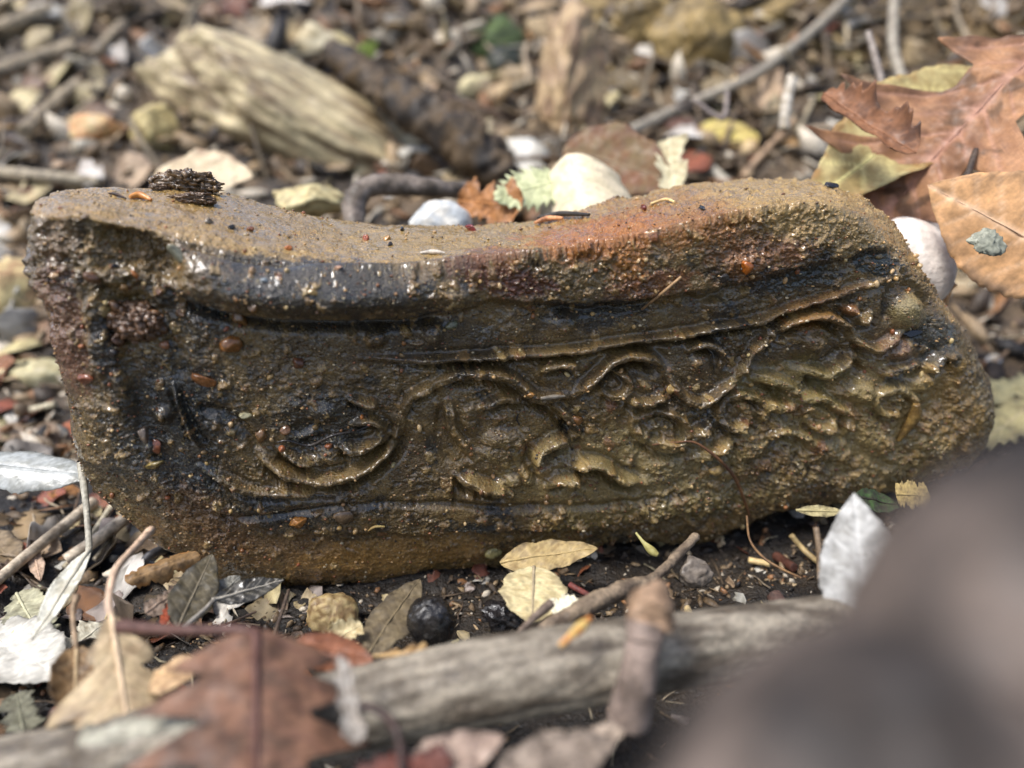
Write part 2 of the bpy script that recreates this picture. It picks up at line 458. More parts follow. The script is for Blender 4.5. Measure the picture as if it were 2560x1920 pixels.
# the left scroll, its crossbar and the ovals
ridge([(645, 1130), (692, 1167), (745, 1190), (800, 1198), (860, 1190), (920, 1168), (975, 1125), (1000, 1080), (1005, 1041)], 14, 1.9, 1.0)
ridge([(700, 1122), (740, 1148), (790, 1163)], 12, 1.6, 0.7)
ridge([(850, 1108), (889, 1123), (940, 1112), (985, 1080)], 13, 1.7, 0.8)
ridge([(880, 1060), (930, 1052), (960, 1075), (940, 1100)], 11, 1.4, 0.6); ridge([(1372, 1002), (1415, 1040), (1452, 1090)], 12, 1.3, 0.6)
ridge([(870, 993), (905, 1005), (950, 1010)], 11, 1.6)
blob(810, 1030, 36, 26, 1.3); blob(830, 1140, 30, 20, 1.0, 30)
cut([(505, 1020), (560, 1030), (600, 1060), (630, 1100), (645, 1135)], 12, 1.1)
cut([(740, 1080), (790, 1060), (810, 1090), (770, 1110)], 20, 1.2)
ridge([(500, 1165), (560, 1195), (625, 1225), (700, 1232), (800, 1226), (900, 1232)], 11, 1.3)
ridge([(434, 960), (463, 1041), (497, 1110)], 8, 1.6, 0.6)
blob(410, 1036, 26, 22, 1.6); blob(375, 1120, 20, 24, 1.5); blob(390, 1040, 80, 60, -0.8)
ridge([(1122, 1000), (1130, 1068), (1161, 1115), (1190, 1145)], 13, 1.2)
cut([(1355, 1020), (1394, 1050), (1429, 1092), (1450, 1120)], 11, 1.5)
cut([(1100, 1030), (1095, 1090), (1120, 1150)], 10, 0.8)
blob(1262, 1098, 52, 28, 1.8); blob(1250, 1130, 60, 22, 1.1); blob(1172, 1050, 24, 44, 1.1)
ridge([(1344, 1176), (1351, 1134), (1386, 1105), (1436, 1098)], 14, 2.1, 0.6)
cut([(1322, 1110), (1318, 1160), (1340, 1195)], 10, 1.4); cut([(1390, 1140), (1440, 1130)], 14, 0.9)
ridge([(1425, 1166), (1472, 1156), (1511, 1165), (1550, 1193), (1608, 1203)], 13, 2.0, 1.0)
ridge([(1138, 1187), (1165, 1200), (1192, 1208), (1239, 1222), (1275, 1232)], 15, 2.0, 0.7)
ridge([(1365, 1215), (1394, 1200), (1432, 1196), (1430, 1215)], 13, 1.7); blob(1280, 1200, 26, 16, 1.5); blob(1322, 1195, 18, 20, 1.6)
cut([(560, 1300), (700, 1290), (900, 1262), (1040, 1260), (1139, 1262), (1239, 1272), (1355, 1270), (1511, 1262), (1700, 1240)], 9, 1.3)
cut([(1136, 1196), (1137, 1262)], 5, 0.9)
# the ledge below the panel
ledge_x = [300, 480, 620, 760, 900, 1100, 1250, 1400, 1600, 1800, 2100, 2400]
ledge_y = [1180, 1250, 1318, 1345, 1335, 1340, 1328, 1330, 1310, 1270, 1180, 1100]
ly = np.interp(HX[0], ledge_x, ledge_y)[None, :]
wv = (fbm(np.stack([HX, HY, 0 * HX], -1).reshape(-1, 3), 0.012, 3, 0.5, 21) * 16).reshape(HH, HW)
H -= 2.2 * sstep(-6, 12, HY + wv - ly) * sstep(1900, 1700, HX)
def spiral(x, y, r0, turns, a0, dirn, w, h, sq=0.8):
    th_ = np.linspace(0, turns * 2 * math.pi, int(9 * turns) + 3)
    rr_ = r0 * (1 - 0.72 * th_ / th_[-1])
    ridge([(x + q * math.cos(a0 + dirn * p), y + q * sq * math.sin(a0 + dirn * p)) for p, q in zip(th_, rr_)], w, h, 0.5)
spiral(1655, 1085, 84, 1.3, math.pi, 1, 11, 1.3); spiral(1845, 1035, 74, 1.2, 0.3, -1, 11, 1.3); spiral(2045, 1040, 72, 1.2, 2.6, 1, 11, 1.2); spiral(1530, 965, 56, 1.1, 3.4, 1, 10, 1.2); spiral(2225, 1010, 62, 1.1, 0.5, -1, 11, 1.2)
# cornice: a rolled moulding at the left, a broken rough mass to the right
cx = [250, 330, 420, 480, 600, 700, 850, 1000, 1120, 1200, 1290, 1400, 1600, 1750, 1900, 2050, 2200, 2350]
cl = [640, 660, 715, 752, 782, 796, 798, 793, 775, 765, 752, 765, 752, 735, 690, 662, 640, 640]
ch = [0, 0, 1.5, 5.0, 7.0, 7.5, 7.5, 6.5, 4.5, 3.6, 3.6, 3.6, 3.4, 3.2, 2.6, 2.0, 1.2, 0]
low = np.interp(HX[0], cx, cl)[None, :]; hgt = np.interp(HX[0], cx, ch)[None, :]
rough_c = sstep(1050, 1250, HX)
yy = HY + wv * (0.15 + 1.2 * rough_c)
prof = sstep(low + 6, low - 22, yy)
roll = np.sqrt(np.clip(1 - ((yy - (low - 62)) / 68) ** 2, 0, 1))
prof = roll * (1 - rough_c) + prof * rough_c
H += hgt * prof * (1 - 0.25 * (1 - rough_c) * sstep(low - 60, low - 10, yy))
H -= 2.6 * sstep(430, 520, HX) * sstep(1150, 1050, HX) * np.exp(-((HY - low - 16) / 15) ** 2)
H -= 1.2 * sstep(1350, 1420, HX) * sstep(2000, 1800, HX) * np.exp(-((yy - low - 12) / 11) ** 2)
blob(1406, 805, 38, 32, 2.2, -20); blob(1290, 800, 50, 60, 1.2); blob(940, 845, 30, 24, 1.5, -20); blob(1080, 830, 30, 40, 1.6); blob(1140, 740, 50, 40, 1.4)
blob(1790, 765, 34, 22, 1.8, 15); blob(1690, 745, 24, 18, 1.4); blob(1850, 650, 80, 30, 1.0, -10); blob(2000, 600, 60, 36, 1.0, -30)
# broken hollow at the upper left corner, the frame on the left
blob(350, 620, 120, 56, -2.6, 25); blob(420, 660, 80, 40, -1.8, 30); blob(300, 600, 60, 40, -1.5)
blob(260, 690, 50, 26, 1.6, 20); blob(300, 720, 40, 26, 1.2, 30)
ridge([(205, 690), (246, 790), (262, 880), (300, 980), (322, 1050)], 34, 1.4, 0.25)
blob(320, 780, 70, 90, -0.9, 0); blob(330, 760, 60, 40, -0.8, 30)
# mud smears and lumps stuck to the face
_wp = np.stack([HX, HY, 0 * HX], -1).reshape(-1, 3)
WX = (HX + (fbm(_wp, 0.07, 3, 0.6, 22) * 15).reshape(HH, HW)).astype(np.float32); WY = (HY + (fbm(_wp, 0.07, 3, 0.6, 23) * 15).reshape(HH, HW)).astype(np.float32)
LUMP = np.zeros((HH, HW), np.float32); LCOL = np.zeros((HH, HW), np.float32)
for i in range(2600):
    x = R.uniform(150, 2440); y = R.uniform(560, 1440)
    dens = 0.25 + 0.75 * (1 / (1 + math.exp(-(x - 1300) / 250)) if y > 950 else 0.25)
    if x < 900: dens = 0.45
    if R.uniform() > dens: continue
    r = 3.5 + 12 * R.uniform() ** 3
    if y > 1000 and x > 1300: r *= 1.35
    a = R.uniform(0.7, 1.4); ang = R.uniform(0, math.pi)
    sl = box([x - 2 * r - 8, x + 2 * r + 8], [y - 2 * r - 8, y + 2 * r + 8], 0)
    X = WX[sl] - x; Y = WY[sl] - y
    u = (math.cos(ang) * X + math.sin(ang) * Y) / a; v = (-math.sin(ang) * X + math.cos(ang) * Y) * a
    q = np.clip(1 - (u * u + v * v) / (r * r), 0, 1) ** 0.6
    LUMP[sl] = np.maximum(LUMP[sl], q * r * 0.075)
    LCOL[sl] = np.maximum(LCOL[sl], (q > 0.2) * R.uniform(0.1, 1.0))
HT = 1.35 * (H + RID)

def samp(img, px, py):
    x = np.clip(px / 2, 0, HW - 1.001); y = np.clip(py / 2, 0, HH - 1.001)
    i = x.astype(int); j = y.astype(int); fx = x - i; fy = y - j
    if img.ndim == 3: fx = fx[:, None]; fy = fy[:, None]
    return (img[j, i] * (1 - fx) + img[j, i + 1] * fx) * (1 - fy) + (img[j + 1, i] * (1 - fx) + img[j + 1, i + 1] * fx) * fy
az = np.stack([(SV - SO) @ E1, SV[:, 2]], 1)
flat = SO + az[:, :1] * E1 + az[:, 1:2] * EZ
fx_, fy_, _ = proj(flat)
spx, spy, sdep = proj(SV)
facing = SN @ NO
wf = sstep(0.5, 0.85, facing)
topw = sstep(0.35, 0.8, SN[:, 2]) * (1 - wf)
n_big = fbm(SV, 55, 3, 0.5, 31); n_mid = fbm(SV, 230, 3, 0.55, 32); n_fin = fbm(SV, 800, 3, 0.6, 33); n_sp = fbm(SV, 2100, 2, 0.6, 34)
rough = 0.55 + 0.45 * sstep(1150, 1350, spx) * sstep(800, 700, spy)
smoothroll = sstep(450, 560, spx) * sstep(1180, 1050, spx) * sstep(840, 800, spy)
rough = rough * (1 - 0.35 * smoothroll)
lowrough = sstep(1000, 1250, spy) * 0.2 + sstep(1500, 2000, spx) * 0.05
rough = rough + lowrough
rdg = 1 - np.abs(fbm(SV, 330, 3, 0.55, 35)) * 2.2
wl_ = sstep(0.8, 0.95, facing)
disp = samp(HT, fx_, fy_) * 1e-3 * wf + samp(LUMP, fx_, fy_) * 1e-3 * wl_
patchy = 0.35 + 1.05 * sstep(-0.25, 0.3, fbm(SV, 45, 3, 0.5, 39))
rough = rough * patchy
lowr = sstep(1350, 1700, spx) * sstep(900, 1020, spy) * wf
disp += lowr * (fbm(SV, 150, 4, 0.55, 51) * 0.0018 + np.abs(fbm(SV, 260, 3, 0.5, 52)) * 0.0010)
leftr = sstep(700, 350, spx) * sstep(1000, 850, spy) * sstep(0.2, 0.6, facing)
disp += leftr * fbm(SV, 170, 4, 0.6, 53) * 0.0022
disp -= sstep(0.26, 0.42, fbm(SV, 520, 3, 0.55, 54)) * 0.0008 * (0.4 + 0.6 * rough) * (1 - 0.8 * smoothroll)
crumb = sstep(0.08, 0.34, fbm(SV, 420, 4, 0.6, 37)) * sstep(-0.25, 0.2, fbm(SV, 60, 3, 0.5, 38) + 0.15 * sstep(900, 1500, spx))
disp += crumb * 0.0007 * rough * (1 - 0.85 * topw)
disp += (n_big * 0.0016 + n_mid * 0.0011 * rough + n_fin * 0.00038 * rough + n_sp * 0.00014 * (0.5 + 0.5 * rough)) * (1 - 0.35 * topw * smoothroll)
disp += np.clip(rdg, 0, 1) ** 2 * 0.0005 * rough * (1 - topw * 0.6)
disp += topw * (fbm(SV, 190, 4, 0.6, 56) * 0.0009 + sstep(0.1, 0.4, fbm(SV, 380, 3, 0.6, 57)) * 0.0004 * sstep(-0.1, 0.3, fbm(SV, 60, 2, 0.5, 61)))
ul = sstep(620, 380, spx) * sstep(760, 680, spy) * sstep(0.1, 0.5, facing)
disp += ul * (fbm(SV, 200, 4, 0.6, 58) * 0.003 - np.abs(fbm(SV, 330, 3, 0.6, 59)) * 0.002)
hump = topw * sstep(1250, 1600, spx)
disp += hump * (fbm(SV, 140, 3, 0.6, 36) * 0.0022)
SV2 = SV + SN * disp[:, None]

# colours: wet brown mud over a dark green-black stone, rust and ochre patches
def mix(a, b, t): return a * (1 - t[:, None]) + b * t[:, None]
mud = lin(112, 91, 53); mud2 = lin(84, 67, 40); dark = lin(27, 30, 28); rust = lin(112, 60, 26); red = lin(84, 40, 24); ochre = lin(166, 126, 70); pale = lin(186, 168, 118); tan = lin(150, 118, 78)
col = mix(np.tile(mud, (len(SV), 1)), mud2, sstep(-0.3, 0.3, fbm(SV, 90, 4, 0.6, 41)))
cn1 = fbm(SV, 70, 4, 0.6, 42); cn2 = fbm(SV, 300, 4, 0.65, 43); cn3 = fbm(SV, 900, 3, 0.7, 44)
col = mix(col, dark, sstep(0.16, 0.34, cn1 + 0.35 * cn2) * 0.8)
col = mix(col, lin(140, 108, 56), sstep(0.2, 0.45, cn2 + 0.3 * cn3) * 0.55)
col = mix(col, lin(150, 118, 62), crumb * 0.55 * (0.4 + 0.6 * sstep(-.2, .3, cn1)))
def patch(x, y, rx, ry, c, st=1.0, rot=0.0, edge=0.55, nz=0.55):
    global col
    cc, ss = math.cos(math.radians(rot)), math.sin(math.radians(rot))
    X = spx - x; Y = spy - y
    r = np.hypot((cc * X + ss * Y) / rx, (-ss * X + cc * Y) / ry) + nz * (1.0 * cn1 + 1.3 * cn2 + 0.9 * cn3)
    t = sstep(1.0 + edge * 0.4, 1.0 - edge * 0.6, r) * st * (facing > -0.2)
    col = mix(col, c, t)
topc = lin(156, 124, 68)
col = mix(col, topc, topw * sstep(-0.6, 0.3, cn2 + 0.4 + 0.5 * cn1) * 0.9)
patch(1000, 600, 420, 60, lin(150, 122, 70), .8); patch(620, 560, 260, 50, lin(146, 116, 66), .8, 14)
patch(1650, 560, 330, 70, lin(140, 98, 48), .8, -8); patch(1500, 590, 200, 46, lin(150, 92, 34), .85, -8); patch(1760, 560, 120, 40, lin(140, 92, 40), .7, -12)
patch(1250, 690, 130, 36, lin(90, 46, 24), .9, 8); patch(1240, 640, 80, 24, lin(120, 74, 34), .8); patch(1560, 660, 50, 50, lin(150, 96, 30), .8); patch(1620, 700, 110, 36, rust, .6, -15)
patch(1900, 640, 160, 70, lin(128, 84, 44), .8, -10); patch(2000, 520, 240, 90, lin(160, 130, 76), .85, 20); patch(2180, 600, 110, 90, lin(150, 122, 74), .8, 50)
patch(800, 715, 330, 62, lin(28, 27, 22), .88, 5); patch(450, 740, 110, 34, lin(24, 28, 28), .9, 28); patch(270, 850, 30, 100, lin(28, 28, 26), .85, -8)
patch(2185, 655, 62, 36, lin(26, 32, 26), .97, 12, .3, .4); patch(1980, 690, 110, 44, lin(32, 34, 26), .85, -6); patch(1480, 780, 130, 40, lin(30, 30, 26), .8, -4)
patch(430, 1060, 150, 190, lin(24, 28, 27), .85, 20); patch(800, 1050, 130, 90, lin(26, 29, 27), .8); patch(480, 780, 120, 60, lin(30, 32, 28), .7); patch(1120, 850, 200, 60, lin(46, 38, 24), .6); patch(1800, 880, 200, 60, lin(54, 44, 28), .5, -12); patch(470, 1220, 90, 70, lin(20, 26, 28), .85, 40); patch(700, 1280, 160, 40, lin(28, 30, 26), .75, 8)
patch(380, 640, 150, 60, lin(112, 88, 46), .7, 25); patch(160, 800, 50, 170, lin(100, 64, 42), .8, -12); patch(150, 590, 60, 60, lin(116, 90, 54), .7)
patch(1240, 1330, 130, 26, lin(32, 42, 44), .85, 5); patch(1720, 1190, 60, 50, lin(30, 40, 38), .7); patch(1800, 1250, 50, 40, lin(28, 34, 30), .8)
patch(720, 1400, 350, 60, lin(132, 100, 58), .8, 10); patch(520, 1310, 160, 60, lin(108, 78, 46), .75, 32); patch(1000, 1400, 260, 50, lin(158, 120, 62), .85, -6); patch(1400, 1340, 200, 36, lin(140, 112, 60), .7, -6)
patch(1600, 1180, 340, 110, lin(152, 132, 84), .65, -4); patch(2200, 1060, 280, 150, lin(158, 136, 86), .7, -10); patch(2380, 1010, 70, 140, lin(146, 112, 54), .7, -15)
patch(1650, 1280, 260, 40, lin(116, 100, 52), .55, -8); patch(1990, 960, 140, 60, lin(128, 112, 64), .6); patch(2270, 780, 50, 46, lin(142, 126, 84), .8, 0, .4, .3)
patch(2240, 870, 60, 34, lin(118, 84, 54), .7, 10); patch(2060, 745, 140, 16, lin(124, 86, 46), .5, -17); patch(2020, 800, 60, 26, lin(150, 104, 48), .5, -15); patch(2124, 774, 20, 18, lin(136, 92, 52), .8, 0, .4, .2)
patch(2330, 860, 60, 60, lin(36, 40, 34), .8); patch(880, 860, 240, 60, lin(62, 48, 26), .6); patch(860, 810, 260, 26, lin(26, 26, 24), .7)  # last patch: darker strip along the recess below the rolled moulding
lum = samp(LUMP, fx_, fy_) * wl_; lc = samp(LCOL, fx_, fy_) * wl_
lcol = np.stack([np.interp(lc, [0, .35, .6, .8, 1], [mud[k], lin(120, 92, 52)[k], lin(150, 118, 66)[k], lin(168, 142, 88)[k], lin(112, 62, 34)[k]]) for k in range(3)], 1)
col = np.where((lum > 0.12)[:, None], col * 0.35 + lcol * 0.65, col)
# sand grains
grain = fbm(SV, 1900, 2, 0.7, 45)
col = mix(col, pale, sstep(0.36, 0.5, grain) * 0.6)
col = mix(col, lin(150, 88, 40), sstep(0.42, 0.55, fbm(SV, 1300, 2, 0.7, 46)) * 0.5)
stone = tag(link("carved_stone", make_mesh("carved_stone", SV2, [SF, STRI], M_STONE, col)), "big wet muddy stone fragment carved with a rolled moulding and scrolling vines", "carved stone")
SOK = np.einsum('ij,ij->i', SN, CAM - SV2) > 0
zb = {}
cellx = (spx // 6).astype(int); celly = (spy // 6).astype(int)
p2x, p2y, p2d = proj(SV2)
ZI = np.full((330, 440), -1, int); ZD = np.full((330, 440), 9.0)
ix = np.clip((p2x // 6).astype(int), 0, 439); iy = np.clip((p2y // 6).astype(int), 0, 329)
order = np.argsort(-p2d)
order = order[SOK[order]]
ZI[iy[order], ix[order]] = order
def on_stone(px, py):
    """point and normal of the stone's skin seen at a pixel"""
    j, i = int(py // 6), int(px // 6)
    for r in range(0, 6):
        sub = ZI[max(0, j - r):j + r + 1, max(0, i - r):i + r + 1]
        k = sub[sub >= 0]
        if len(k): return SV2[k[0]], SN[k[0]]
    return None, None
print("stone", time.time() - T0)
# ------------------------------------------------------------------ builders for leaves, twigs, rocks
def leaf_arrays(L, Wd, kind, c1, c2, seed=0, curl=0.0, bend=0.0, twist=0.0, crumple=0.05, nt=60, ns=9, veins=7, cv=None, spots=0.0, edge=None, th=0.00022, droop=0.0, furrow=0.6, holes=0.0):
    """one leaf blade along +X, length L, half-width Wd; normal +Z; a closed thin sheet"""
    rg = np.random.default_rng(seed + 100)
    t = np.linspace(0, 1, nt); s = np.linspace(-1, 1, 2 * ns + 1)
    T, S = np.meshgrid(t, s, indexing='ij')
    A_ = np.abs(S)
    env = np.sin(np.pi * np.clip(t, 0.002, 0.998) ** 0.8) ** 0.75
    shear = 0.0
    if kind == 'lance':
        env = np.sin(np.pi * np.clip(t, 0.002, 0.998) ** 0.9) ** 0.9
        wl = wr = env
    elif kind == 'ovate':
        wl = env * (1 + 0.05 * np.sin(t * 23 + seed)); wr = env * (1 + 0.05 * np.sin(t * 19 + 2 * seed))
    elif kind == 'holly':
        w0 = env
        saw = ((t * 9 + 0.2 * seed) % 1.0)
        wl = wr = w0 * (0.74 + 0.36 * saw ** 1.5)
        shear = 0.12
    elif kind in ('oak', 'spiky'):
        def lobes(ph):
            o = 0.30 * env + 0.05
            for tk, hk in ((0.22, 0.55), (0.46, 1.0), (0.68, 0.85), (0.85, 0.5)):
                tk = tk + ph + rg.uniform(-0.03, 0.03); hk *= rg.uniform(0.8, 1.1)
                d = np.abs(t - tk)
                if kind == 'spiky': o = np.maximum(o, (hk * np.clip(1 - d / 0.12, 0, 1) ** 1.25 + 0.26 * env) * sstep(1.0, 0.84, t))
                else: o = np.maximum(o, hk * np.sqrt(np.clip(1 - (d / 0.125) ** 2, 0, 1)))
            return o * sstep(0, 0.06, t) * np.where(t > 0.97, sstep(1.0, 0.97, t), 1)
        wl, wr = lobes(0.0), lobes(0.04)
        shear = 0.16
    elif kind == 'broad':
        def sp_(ph):
            o = 0.55 * sstep(0, 0.03, t) * (0.4 + 0.6 * env)
            for tk, hk in ((0.09, 0.72), (0.27, 0.92), (0.5, 1.0), (0.74, 0.75)):
                d = np.abs(t - tk - ph)
                o = np.maximum(o, hk * np.clip(1 - d / 0.13, 0, 1) ** 0.9 + 0.25 * env)
            return o * sstep(1.0, 0.9, t)
        wl, wr = sp_(0.0), sp_(0.03)
        shear = 0.06
    else:                                     # torn scrap
        p = np.stack([t * 6, np.full_like(t, seed * 1.7), 0 * t], 1)
        q = p + 9.3
        e0 = np.clip(np.minimum(t, 1 - t) / 0.10, 0, 1) ** 0.5
        wl = e0 * (0.75 + 0.5 * pn(p) + 0.3 * pn(p * 3.1)); wr = e0 * (0.75 + 0.5 * pn(q) + 0.3 * pn(q * 3.1))
        shear = 0.25 * pn(np.array([[seed * 3.3, 1, 2]]))[0]
    jag = fbm(np.stack([t * 30, 0 * t + seed, 0 * t], 1), 1, 2) * 0.08
    w = np.where(S < 0, (wl * (1 + jag))[:, None], (wr * (1 - jag))[:, None]) * Wd
    X = T * L + shear * L * A_ * (w / Wd) * (1 if kind != 'scrap' else S)
    Y = S * w
    P3 = np.stack([X.ravel() / L * 4, Y.ravel() / L * 4, np.full(X.size, seed * 2.17)], 1)
    cr = fbm(P3, 1.0, 4, 0.55).reshape(X.shape)
    ph = (T * veins - A_ * 1.6 * (w / max(Wd, 1e-9))) % 1.0
    vline = np.exp(-((np.minimum(ph, 1 - ph)) / 0.07) ** 2) * (A_ > 0.02) * sstep(1.0, 0.7, A_)
    mid = np.exp(-(A_ * w / Wd / 0.045) ** 2)
    Z = curl * Wd * (S * w / Wd) ** 2 + bend * L * (np.sin(np.pi * T)) + droop * L * T ** 2 + crumple * L * cr
    Z = Z - furrow * 0.012 * L * (0.6 * vline + mid)
    Z = Z + twist * S * w * (T - 0.3)
    p2 = np.stack([X.ravel() / L * 7, Y.ravel() / L * 7, np.full(X.size, seed * 1.3 + 4)], 1)
    m = sstep(-0.3, 0.4, fbm(p2, 1, 4, 0.6) + 0.3 * fbm(p2, 5, 2))[:, None]
    c = np.asarray(c1) * (1 - m) + np.asarray(c2) * m
    if cv is None: cv = np.clip(np.asarray(c1) * 1.25, 0, 1)
    vm = np.clip(0.5 * vline + 0.8 * mid, 0, 1).ravel()[:, None]
    c = c * (1 - vm) + np.asarray(cv) * vm
    if edge is not None:
        em_ = (sstep(0.55, 1.0, A_) * 0.8).ravel()[:, None] * m
        c = c * (1 - em_) + np.asarray(edge) * em_
    if spots > 0:
        sp = sstep(0.24, 0.36, fbm(p2, 1.6, 2, 0.5, 3))[:, None] * spots
        c = c * (1 - sp) + np.asarray(c1) * 0.3 * sp
    V = np.stack([X, Y, Z], -1).reshape(-1, 3)
    n = 2 * ns + 1
    g = np.arange(nt * n).reshape(nt, n)
    Ft = np.stack([g[:-1, :-1], g[1:, :-1], g[1:, 1:], g[:-1, 1:]], -1).reshape(-1, 4)
    if holes > 0:
        hc = fbm(p2, 1.3, 2, 0.5, 9)
        keep = (hc[Ft].mean(1) < 0.62 - holes * 0.4)
        Ft = Ft[keep]
    N = nt * n
    rim = np.concatenate([g[0, :-1], g[:-1, -1], g[-1, ::-1][:-1], g[::-1, 0][:-1]])
    Fr = np.stack([rim, np.roll(rim, -1), np.roll(rim, -1) + N, rim + N], -1)
    V2 = np.vstack([V, V - np.array([0, 0, th])])
    Fa = np.vstack([Ft, Ft[:, ::-1] + N, Fr])
    mids = V.reshape(nt, n, 3)[:, ns]
    return V2, Fa, np.vstack([c, c * 0.92]), mids

def tube_arrays(pts, rad, c1, c2, nseg=40, sides=10, rough=0.0, rscale=300.0, seed=0, cscale=None, stretch=0.0, mott=1.0):
    q = spline(np.column_stack([np.asarray(pts, float), np.broadcast_to(np.asarray(rad, float), (len(pts),))]), nseg)
    P = q[:, :3]; r = np.maximum(q[:, 3], 1e-5)
    tg = np.gradient(P, axis=0); tg /= np.linalg.norm(tg, axis=1)[:, None] + 1e-12
    ref = np.array([0.13, 0.21, 0.97]); ref = np.where(np.abs(tg @ ref)[:, None] > 0.93, np.array([0.97, 0.1, 0.2]), ref)
    a = np.cross(tg, ref); a /= np.linalg.norm(a, axis=1)[:, None]; b = np.cross(tg, a)
    P = np.vstack([P[:1], P[:1], P, P[-1:], P[-1:]]); a = np.vstack([a[:1], a[:1], a, a[-1:], a[-1:]]); b = np.vstack([b[:1], b[:1], b, b[-1:], b[-1:]])
    r = np.concatenate([[r[0] * 0.02, r[0] * 0.7], r, [r[-1] * 0.7, r[-1] * 0.02]])
    P[1] -= 0; n = len(P)
    th = np.linspace(0, 2 * np.pi, sides, endpoint=False)
    off = a[:, None] * np.cos(th)[None, :, None] + b[:, None] * np.sin(th)[None, :, None]
    V = P[:, None] + off * r[:, None, None]
    fl = V.reshape(-1, 3)
    ax_ = P[-1] - P[0]; ax_ = ax_ / (np.linalg.norm(ax_) + 1e-12)
    fq = fl - stretch * (fl @ ax_)[:, None] * ax_
    if rough > 0:
        nz = fbm(fq, rscale, 4, 0.55, seed) + 0.5 * fbm(fq, rscale * 3.5, 2, 0.5, seed + 1)
        fl = fl + (off * (r[:, None, None] * rough)).reshape(-1, 3) * nz[:, None]
    cs = cscale or rscale
    m = sstep(-0.3 * mott, 0.3 * mott, fbm(fq, cs, 4, 0.6, seed + 2) + (0.5 * fbm(fl, cs * .3, 3, .5, seed + 5) if stretch else 0))[:, None]
    c = np.asarray(c1) * (1 - m) + np.asarray(c2) * m
    g = np.arange(n * sides).reshape(n, sides)
    F = np.stack([g[:-1], np.roll(g[:-1], -1, 1), np.roll(g[1:], -1, 1), g[1:]], -1).reshape(-1, 4)
    return fl, F, c

_ico = {}
def ico(sub):
    if sub not in _ico:
        import bmesh
        bm = bmesh.new(); bmesh.ops.create_icosphere(bm, subdivisions=sub, radius=1.0)
        bm.verts.ensure_lookup_table()
        v = np.array([x.co[:] for x in bm.verts]); f = np.array([[x.index for x in y.verts] for y in bm.faces])
        bm.free(); _ico[sub] = (v, f)
    return _ico[sub]

def rock_arrays(size, c1, c2, seed=0, sub=4, amp=0.2, facets=11, cut=0.6, fine=0.05, cscale=2.0, streak=None):
    v, f = ico(sub)
    rg = np.random.default_rng(seed + 55)
    v = v.copy(); u = v.copy()
    for k in range(facets):
        n = rg.normal(size=3); n /= np.linalg.norm(n)
        d = rg.uniform(cut, 0.95)
        v -= np.maximum(0, v @ n - d)[:, None] * n * 0.92
    v = v + u * (fbm(u, 1.1, 3, 0.5, seed) * amp + fbm(u, 4.0, 4, 0.55, seed + 1) * fine * 2)[:, None]
    p = u * np.asarray(streak if streak else (1, 1, 1)) 
    m = sstep(-0.3, 0.3, fbm(p, cscale, 4, 0.6, seed + 2) + 0.25 * fbm(p, cscale * 5, 2, 0.5, seed + 3))[:, None]
    c = np.asarray(c1) * (1 - m) + np.asarray(c2) * m
    return v * np.asarray(size), f, c

def soft(c, k=0.22):
    c = np.asarray(c, float)
    return c * (1 - k) + k * (c @ np.array([.3, .6, .1]))

def warm(c):
    c = soft(c, .15); s = min(1.0, 2.0 * (c.max() - c.min()) / max(c.max(), 1e-6))
    return c * (1 - s * np.array([.04, .02, .16]))

def frame(base, tip, nh):
    x = tip - base; L = np.linalg.norm(x); x = x / L
    z = nh - np.dot(nh, x) * x; z /= np.linalg.norm(z)
    y = np.cross(z, x)
    M = Matrix(((x[0], y[0], z[0], base[0]), (x[1], y[1], z[1], base[1]), (x[2], y[2], z[2], base[2]), (0, 0, 0, 1)))
    return M, L

def pt(s):
    """(px, py, h) = on the ground plus h;  (px, py, 'd', depth) = at a depth along the view axis"""
    if len(s) == 4: return unproj(s[0], s[1], s[3])
    return ghit(s[0], s[1], s[2]) if s[2] >= 0 or True else None

